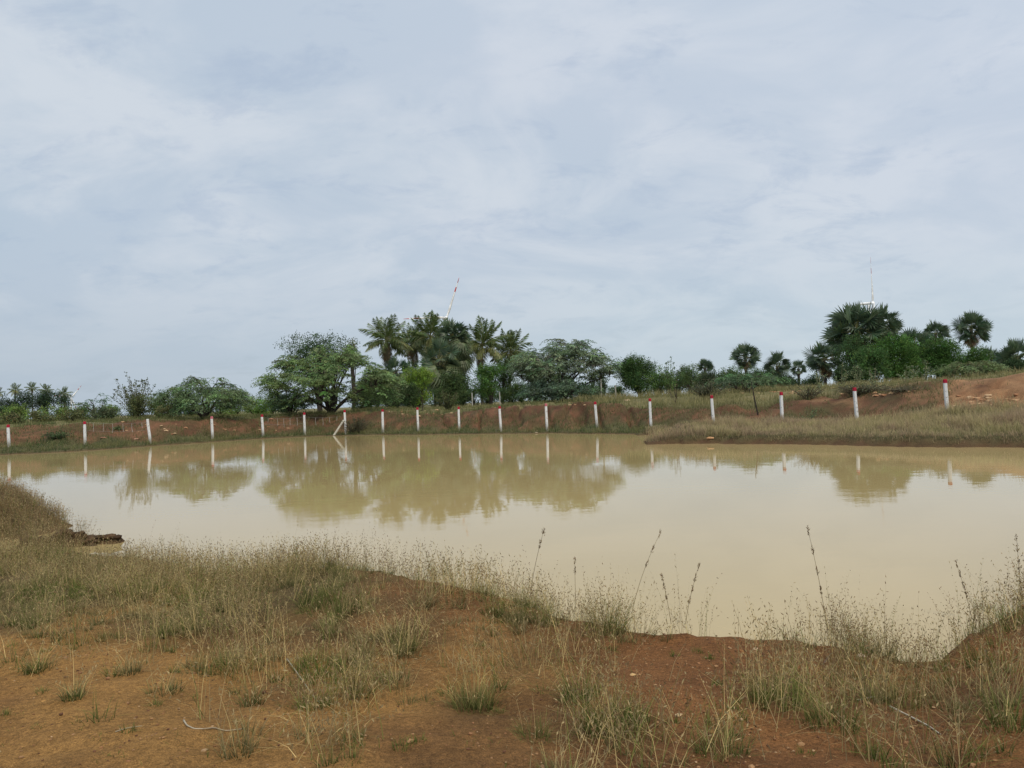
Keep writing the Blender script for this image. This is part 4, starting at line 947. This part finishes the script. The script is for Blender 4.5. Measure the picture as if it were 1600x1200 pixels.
# grass mat on mound and left spit
rng = np.random.default_rng(14); x = rng.uniform(-13, -7, 45000); y = rng.uniform(11.8, 16.8, 45000); z, s, _ = terrain(x, y)
d, _t = seg_d(x, y, SPIT_A, SPIT_B); k = (z > .05) & (rng.random(len(x)) < np.where(d < .45, .4 * (_t < .7) * (z > .12), .85)); x, y, z = x[k], y[k], z[k]; n = len(x)
mb = MB(); tone = rng.random(n)[:, None]; c = np.where(tone < .55, np.array([.22, .17, .105]), np.where(tone < .8, ST2, SG2)) * np.exp(rng.normal(0, .2, (n, 1)))
stalks(mb, x, y, z, rng, (.16 + .24 * rng.random(n)), c, np.where(tone < .5, SEED * 1.2, ST2), 3, (.05, .7), .006, .4, .028, 2)
tag(mb.build('mound_grass', M_grass), 'dense brownish dry grass on the mound at the left edge', 'grass', None, 'stuff')
# matted fallen straw
x, y, z, px, py, big, rng = sample_near(64000, 15, 0, 1.3, .6, 109)
mb = MB(); n = len(x); B = np.stack([x, y, z + .02 + .06 * rng.random(n)], 1); c = np.where(rng.random(n)[:, None] < .5, ST, ST2 * .9) * np.exp(rng.normal(0, .2, (n, 1)))
blades(mb, B, rng.uniform(0, 6.28, n), rng.uniform(.1, .34, n), rng.uniform(.85, .99, n), .0034, c, c, 3, rng, rng.normal(0, .3, n))
tag(mb.build('fallen_straw', M_grass), 'matted fallen straw lying between the tufts', 'straw', None, 'stuff')
# sparse seedlings and litter on bare soil
rng = np.random.default_rng(16); m_ = 9000; x = rng.uniform(-8, 7, m_); y = rng.uniform(2.7, 10, m_); z, s, _ = terrain(x, y); cl = fbm(x, y, .5, 3, 111)
k = (rng.random(m_) < sst(.5, .66, cl) * .55) & (z > .05) & (s < 4.1); x, y, z = x[k], y[k], z[k]; n = len(x); mb = MB()
cb = np.tile(SG * .9, (n, 1)); tufts_of(x, y, z, rng, 7, .03 + .03 * rng.random(n), .015 + .03 * rng.random(n), cb, cb * 1.2, (.3, .95), .0035, 2, mb)
tag(mb.build('sprouting_grass', M_grass), 'sparse tiny green sprouts dotted over the bare sandy soil', 'grass', None, 'stuff')
m_ = 9000; x = rng.uniform(-8, 7, m_); y = rng.uniform(2.7, 10, m_); z, s, _ = terrain(x, y); k = (z > .05) & (s < 4.1) & (rng.random(m_) < .3 + .7 * (fbm(x, y, .7, 3, 113) > .5)); x, y, z = x[k], y[k], z[k]; n = len(x); mb = MB()
c = np.where(rng.random(n)[:, None] < .5, ST * .85, ST2 * .7); blades(mb, np.stack([x, y, z + .004], 1), rng.uniform(0, 6.28, n), rng.uniform(.015, .09, n), .985, .0022, c, c, 2, rng, rng.normal(0, .35, n))
tag(mb.build('straw_litter', M_grass), 'bits of dry straw scattered over the bare soil', 'litter', None, 'stuff')

# ------------------------------------------------------------------ pebbles (stuff) and countable stones, clods
def rock(rng, r, sq=.6):
    ph = (1 + 5 ** .5) / 2
    v = nrm(np.array([(-1, ph, 0), (1, ph, 0), (-1, -ph, 0), (1, -ph, 0), (0, -1, ph), (0, 1, ph), (0, -1, -ph), (0, 1, -ph), (ph, 0, -1), (ph, 0, 1), (-ph, 0, -1), (-ph, 0, 1)]))
    f = [(0, 11, 5), (0, 5, 1), (0, 1, 7), (0, 7, 10), (0, 10, 11), (1, 5, 9), (5, 11, 4), (11, 10, 2), (10, 7, 6), (7, 1, 8), (3, 9, 4), (3, 4, 2), (3, 2, 6), (3, 6, 8), (3, 8, 9), (4, 9, 5), (2, 4, 11), (6, 2, 10), (8, 6, 7), (9, 8, 1)]
    return v * r * rng.uniform(.7, 1.25, (12, 1)) * np.array([1.2, 1, sq]), f
rng = np.random.default_rng(17); mb = MB(); m_ = 16000; x = rng.uniform(-7, 7, m_); y = 2.8 + 6.5 * rng.random(m_) ** 1.2; z, s, px = terrain(x, y)
wgt = .3 + .7 * sst(850, 1050, px) * sst(.4, .55, fbm(x, y, .6, 3, 115)); k = (rng.random(m_) < wgt) & (z > .03) & (s < 4.1)
for xx, yy_, zz in zip(x[k], y[k], z[k]):
    v, f = rock(rng, rng.uniform(.003, .009) * (2.0 if rng.random() < .05 else 1)); a = rng.uniform(0, 6.28); v = v @ np.array([[math.cos(a), math.sin(a), 0], [-math.sin(a), math.cos(a), 0], [0, 0, 1]])
    mb.add(v + np.array([xx, yy_, zz + .002]), None, f, np.array([(.30, .17, .08), (.24, .12, .055), (.13, .06, .032), (.40, .26, .14)][min(rng.integers(0, 7) % 5, 3) if rng.random() < .35 else rng.integers(0, 3)]) * rng.uniform(.75, 1.1))
tag(mb.build('pebbles', M_stone), 'fine reddish gravel and pebbles strewn on the soil', 'pebbles', None, 'stuff')
mb = MB(); m_ = 5200; x = rng.uniform(-7, 7, m_); y = 2.9 + 6.3 * rng.random(m_); z, s, px = terrain(x, y); cc = soil_colour(x, y, z, s, px)
k = (rng.random(m_) < (.10 + .9 * sst(600, 1050, px)) * sst(.4, .55, fbm(x, y, .5, 3, 119))) & (z > .04) & (s < 4.1)
for xx, yy_, zz, c_ in zip(x[k], y[k], z[k], cc[k]):
    v, f = rock(rng, .006 + .017 * rng.random() ** 3, .55); a = rng.uniform(0, 6.28); v = v @ np.array([[math.cos(a), math.sin(a), 0], [-math.sin(a), math.cos(a), 0], [0, 0, 1]])
    mb.add(v + np.array([xx, yy_, zz]), None, f, c_ * rng.uniform(.6, 1.35))
for q in range(90):
    t_ = rng.random(); p_ = SPIT_A * (1 - t_) + SPIT_B * t_; xx, yy_ = p_[0] + rng.normal(0, .16), p_[1] + rng.normal(0, .16); zz = H(xx, yy_)
    if zz < -.03: continue
    v, f = rock(rng, rng.uniform(.03, .09), .6); mb.add(v + np.array([xx, yy_, zz]), None, f, np.array([.075, .045, .024]) * rng.uniform(.6, 1.3))
tag(mb.build('soil_clods', M_stone), 'crumbled reddish soil clods on the near slope and the little mud spit', 'soil', None, 'stuff')
def ground_at(px, py):
    """march the ray of a pixel to the ground"""
    d = ray(px, py); t = np.linspace(2, 80, 8000); P = np.array([0, 0, CAMH]) + d[None] * t[:, None]
    z, s, _ = terrain(P[:, 0], P[:, 1]); i = int(np.argmax(P[:, 2] <= z)); return np.array([P[i, 0], P[i, 1], z[i]]), s[i]
stones = [(213, 686, .26, (.42, .24, .16), 'pinkish stone at the water line left of the capless post'), (145, 676, .2, (.42, .2, .13), 'reddish stone right of the second post'), (162, 684, .3, (.3, .15, .1), 'flat dark red clod below the wire'),
          (424, 655, .3, (.4, .2, .12), 'orange stone on the bank crest beside the wire'), (543, 677, .22, (.45, .3, .2), 'pale stone at the foot of the post with the leaning pole'), (838, 676, .14, (.5, .38, .26), 'small pale stone at the water line left of the pink-capped post'),
          (980, 626, .35, (.5, .36, .24), 'pale slab on the crest left of the spit tip'), (1110, 685, .2, (.46, .26, .13), 'orange clod at the front of the spit')]
for i, (px, py, r_, cl, lab) in enumerate(stones):
    p, s = ground_at(px, py); mb = MB(); v, f = rock(rng, r_ * .7, .5); mb.add(v, None, f, cl); o = mb.build('stone', M_stone, None, False, p); tag(o, lab, 'stone', 'stones on the far bank')
for i, (px, py, r_, cl, lab) in enumerate([(1088, 985, .05, (.5, .3, .12), 'ochre stone on the rim of the near bank'), (988, 1055, .022, (.5, .33, .15), 'small yellow stone on the gravelly slope'), (1345, 1025, .03, (.55, .42, .34), 'pale pinkish stone under the tall seeding stalks'),
          (1180, 1015, .025, (.52, .36, .24), 'pale pebble on the bank right of the ochre stone'), (1060, 1118, .02, (.5, .36, .2), 'pale pebble right of the big green clump')]):
    p, s = ground_at(px, py); mb = MB(); v, f = rock(rng, r_, .6); mb.add(v, None, f, cl); o = mb.build('stone', M_stone, None, False, p); tag(o, lab, 'stone')
# rubble on the earth cut and the grassy slope: one heap nobody could count
mb = MB()
for (cx, cy, rx, ry, nn_) in [(1545, 628, 50, 10, 70), (1360, 608, 60, 10, 40), (1190, 610, 40, 8, 40), (650, 640, 40, 8, 50), (1230, 612, 30, 6, 20), (930, 630, 60, 4, 12), (300, 668, 120, 10, 30)]:
    for k in range(nn_):
        q = (cx + rng.normal() * rx * .6, cy + rng.normal() * ry * .6); p, s = ground_at(*q)
        if p[1] > 70 or s < 7.3: continue
        v, f = rock(rng, rng.uniform(.05, .16)); mb.add(v + p, None, f, np.array([(.44, .27, .15), (.33, .17, .09), (.5, .34, .2)][rng.integers(0, 3)]))
tag(mb.build('earth_rubble', M_stone), 'crumbled orange earth and stones strewn on the far bank', 'rubble', None, 'stuff')

# ------------------------------------------------------------------ individual tufts, stalks and sticks in front
def tuft(px, py, L, n, lab, grp=None, green=.8, seed=0, stalk=0, rad=.06, name='grass_tuft'):
    rng = np.random.default_rng(7000 + seed); p, s = ground_at(px, py)
    mb = MB(); cb = SG * rng.uniform(.75, 1.1); ct = lerp(ST, SG * 1.25, np.array([green]))
    x = np.zeros(1); tufts_of(x, x, x, rng, n, np.array([L]), np.array([rad]), cb[None] * .8, ct, (.1, .95), .004, 3, mb, .25)
    o = tag(mb.build(name, M_grass, None, False, p), lab, 'grass tuft', grp)
    if stalk:
        m2 = MB(); a = rng.uniform(0, 6.28, stalk); rr = rad * rng.random(stalk); c = np.tile(ST, (stalk, 1)) * rng.uniform(.8, 1.1, (stalk, 1))
        stalks(m2, np.cos(a) * rr, np.sin(a) * rr, 0 * a, rng, L * rng.uniform(1.2, 2.0, stalk), c, ST2[None].repeat(stalk, 0), 6, (.1, .8), .0026, .4, .013); m2.build('dry_stalks', M_grass, o)['kind'] = 'stuff'
    return o
big_t = [(690, 905, .2, 150, 'green clump on the pond rim left of the grey-green rim clump', .8, 16, .12), (1345, 1018, .2, 150, 'green-based clump on the rim under the thick waterside stalks', .7, 16, .12), (1545, 962, .18, 140, 'fresh green clump on the rising right bank', .9, 10, .12), (455, 905, .2, 150, 'green clump on the rim at left of centre', .75, 16, .14),
         (1400, 1100, .18, 150, 'grey-green clump beside the pale branching twig', .5, 20, .14), (1210, 1095, .16, 140, 'straw-filled clump at the edge of the gravelly slope', .4, 22, .12), (960, 1140, .24, 260, 'big fresh green clump with straw stalks in the lower middle', .85, 40, .16), (900, 1095, .24, 150, 'upright green clump just behind the big fresh one', .85, 16, .09), (738, 1105, .22, 170, 'dense grey-green clump left of the big fresh one', .55, 30, .12),
         (835, 1155, .14, 120, 'low green clump in the foreground left of the big fresh one', .7, 8, .09), (1130, 1180, .18, 160, 'green clump with long straw stalks right of the big fresh one', .7, 14, .12), (490, 1105, .16, 150, 'dark green clump with straw in the foreground thatch', .75, 20, .1),
         (375, 1045, .15, 130, 'wide dull clump on the edge of the bare sand', .4, 20, .16), (950, 985, .28, 220, 'bushy green clump at the pond edge in the middle', .75, 26, .14), (850, 975, .24, 170, 'grey-green clump at the pond edge left of the middle one', .55, 26, .13),
         (1300, 1135, .2, 190, 'green clump in the right foreground in front of a dark hollow', .75, 26, .13), (1580, 1140, .24, 160, 'bright green clump at the right edge of the foreground', .8, 16, .12), (560, 1085, .2, 140, 'green clump among dry stalks in the middle left', .6, 26, .1),
         (630, 1170, .07, 60, 'small low tuft at the bottom between two bare patches', .9, 0, .05)]
for i, (px, py, L, n, lab, gr, st_, rad) in enumerate(big_t): tuft(px, py, L, n, lab, None, gr, i, st_, rad, 'grass_clump')
small = [(118, 1092, .065, 60, 'roundest isolated tuft in the middle of the bare sand at lower left'), (65, 1082, .06, 40, 'isolated tuft with a leaning straw left of the roundest sand tuft'), (243, 1102, .06, 46, 'upright green tuft above the curved bleached twig'), (272, 1052, .08, 60, 'dull brownish tuft on the upper edge of the bare sand'),
         (226, 1018, .06, 50, 'dark tuft in the left of the pair where sand meets grass'), (265, 1018, .07, 60, 'larger dark tuft in the right of the pair where sand meets grass'), (113, 1015, .06, 50, 'green tuft at the sand edge below the dense left grass'), (75, 1018, .06, 50, 'green tuft with tall straws at the left sand edge'),
         (5, 1118, .05, 50, 'tuft cut by the left edge of the picture on the sand'), (200, 1142, .05, 40, 'pale spreading tuft beside the thin straw on the sand'), (300, 1090, .04, 24, 'tiny tuft just above the twigs on the sand'), (20, 1010, .06, 40, 'tuft at the far left where the sand begins'),
         (60, 1136, .035, 26, 'tiny sprout low on the sand near the left edge'), (330, 1158, .035, 24, 'tiny sprout below the curved bleached twig'), (160, 1052, .04, 26, 'tiny tuft between the roundest sand tuft and the grass edge')]
for i, (px, py, L, n, lab) in enumerate(small): tuft(px, py, L, n, lab, 'small isolated tufts on the bare sand', .75, 30 + i, 2 if i < 3 else 0, .035, 'small_tuft')
small = [(655, 1160, .05, 'green sprout just left above the small low tuft at the bottom'), (560, 1168, .04, 'tiny sprout on the bottom sand left of the small low tuft'), (780, 1115, .05, 'sprout between the grey-green clump and the big fresh one'), (1050, 1130, .06, 'sprout touching the right side of the big fresh green clump'),
         (1055, 1025, .05, 'bright sprout on the red slope, leftmost of three in a row'), (1090, 1020, .06, 'bright sprout on the red slope, middle one of three in a row'), (1108, 1030, .055, 'bright sprout on the red slope, rightmost of three in a row'), (955, 1015, .05, 'bright broad-leaved sprout below the bushy pond-edge clump'),
         (1120, 1070, .05, 'sprout in the middle of the gravelly red slope'), (770, 1105, .05, 'small sprout hugging the right of the grey-green clump'), (1260, 1180, .05, 'sprout on bare soil at the bottom right'), (990, 1180, .04, 'sprout on the sand below the big fresh green clump'),
         (1150, 1110, .05, 'sprout at the lower edge of the gravelly red slope'), (750, 1010, .05, 'bright sprout on the mound above the dry stalks')]
for i, (px, py, L, lab) in enumerate(small): tuft(px, py, L, 50, lab, 'small green sprouts on the red soil', .95, 60 + i, 0, .035, 'green_sprout')
def tall_stalk(px, py, tx, ty, lab, seed, heads=3, col=DUSK * 1.2):
    rng = np.random.default_rng(8000 + seed); p, s = ground_at(px, py); tp = at(tx, ty, p[1]) - p
    o = thing('tall_seed_stalk', lab, 'grass stalk', p); mb = MB()
    mid = tp * .5 + np.array([-tp[0] * .2, 0, 0]); line = bez(np.zeros(3), mid, tp, 10); tube(mb, line, np.linspace(.0028, .0012, 10), 4, col * 1.3, False); mb.build('stem', M_grass, o)
    for h in range(heads):
        hb = MB(); t0 = 1 - h * .17 - .02; c = np.array([np.interp(t0, np.linspace(0, 1, 10), line[:, i]) for i in range(3)]); n = 26
        q = rng.random(n); P = c + np.outer((q - .6) * .07, nrm(tp)) + rng.normal(0, .004, (n, 3)); leaves(hb, P, rand_dir(n, rng) * .6 + nrm(tp), .026 * rng.uniform(.6, 1.2, n), .006, gcol(SEED * .8, n, .2, rng), rng); hb.build('seed_head', M_grass, o)
    return o
tall_stalk(1296, 1008, 1262, 826, 'tallest nodding seed stalk rising over the water on the right', 1, 5)
tall_stalk(985, 968, 1032, 832, 'slender leaning seed stalk over the water in the middle', 2, 3)
tall_stalk(826, 950, 850, 828, 'thin seed stalk leaning right over the water left of the middle', 3, 2)
tall_stalk(900, 965, 898, 874, 'short upright stalk with a dark head left of the slender leaning one', 4, 2)
tall_stalk(1070, 985, 1092, 884, 'branched stalk standing at the rim near the ochre stone', 5, 4)
tall_stalk(1050, 985, 1034, 900, 'thin stalk just left of the branched one', 6, 3)
tall_stalk(1520, 975, 1494, 880, 'dark stalk at the corner of the right bank', 7, 4)
tall_stalk(1596, 940, 1588, 838, 'tall seed stalk at the right edge of the picture', 8, 5)
def stick(pts, r_, lab, col=(.5, .46, .38)):
    g0, _ = ground_at(*pts[0]); P = []
    for q in pts: 
        g_, _ = ground_at(*q); P.append(g_ - g0 + np.array([0, 0, r_ * .8]))
    P = np.array(P); tt = np.linspace(0, len(P) - 1, 4 * len(P)); P = np.stack([np.interp(tt, np.arange(len(P)), P[:, i]) for i in range(3)], 1); P[1:-1] = (P[:-2] + 2 * P[1:-1] + P[2:]) / 4
    mb = MB(); tube(mb, P, np.linspace(r_, r_ * .5, len(P)), 6, col); return tag(mb.build('dry_twig', M_bark, None, True, g0), lab, 'twig')
stick([(287, 1127), (292, 1135), (303, 1140), (318, 1140)], .005, 'curved bleached twig on the bare sand', (.36, .31, .23))
stick([(318, 1140), (335, 1138), (352, 1144), (372, 1142), (382, 1139)], .004, 'thin bent straw twig continuing right of the bleached one', (.33, .26, .17))
stick([(1390, 1105), (1420, 1120), (1450, 1135), (1470, 1150)], .006, 'pale branching twig in the right foreground grass', (.42, .37, .29))
stick([(1340, 1095), (1365, 1090), (1392, 1092)], .005, 'short pale twig left of the branching one', (.42, .37, .29))
stick([(1285, 1040), (1300, 1020), (1310, 1000)], .004, 'short dark upright twig below the tall seed stalk', (.14, .1, .08))
stick([(448, 1030), (470, 1060), (490, 1090), (500, 1100)], .005, 'grey dead stem lying diagonally through the central thatch', (.33, .29, .22))
stick([(180, 1145), (200, 1138), (222, 1135)], .003, 'thin straw lying on the sand at lower left', (.36, .3, .2))
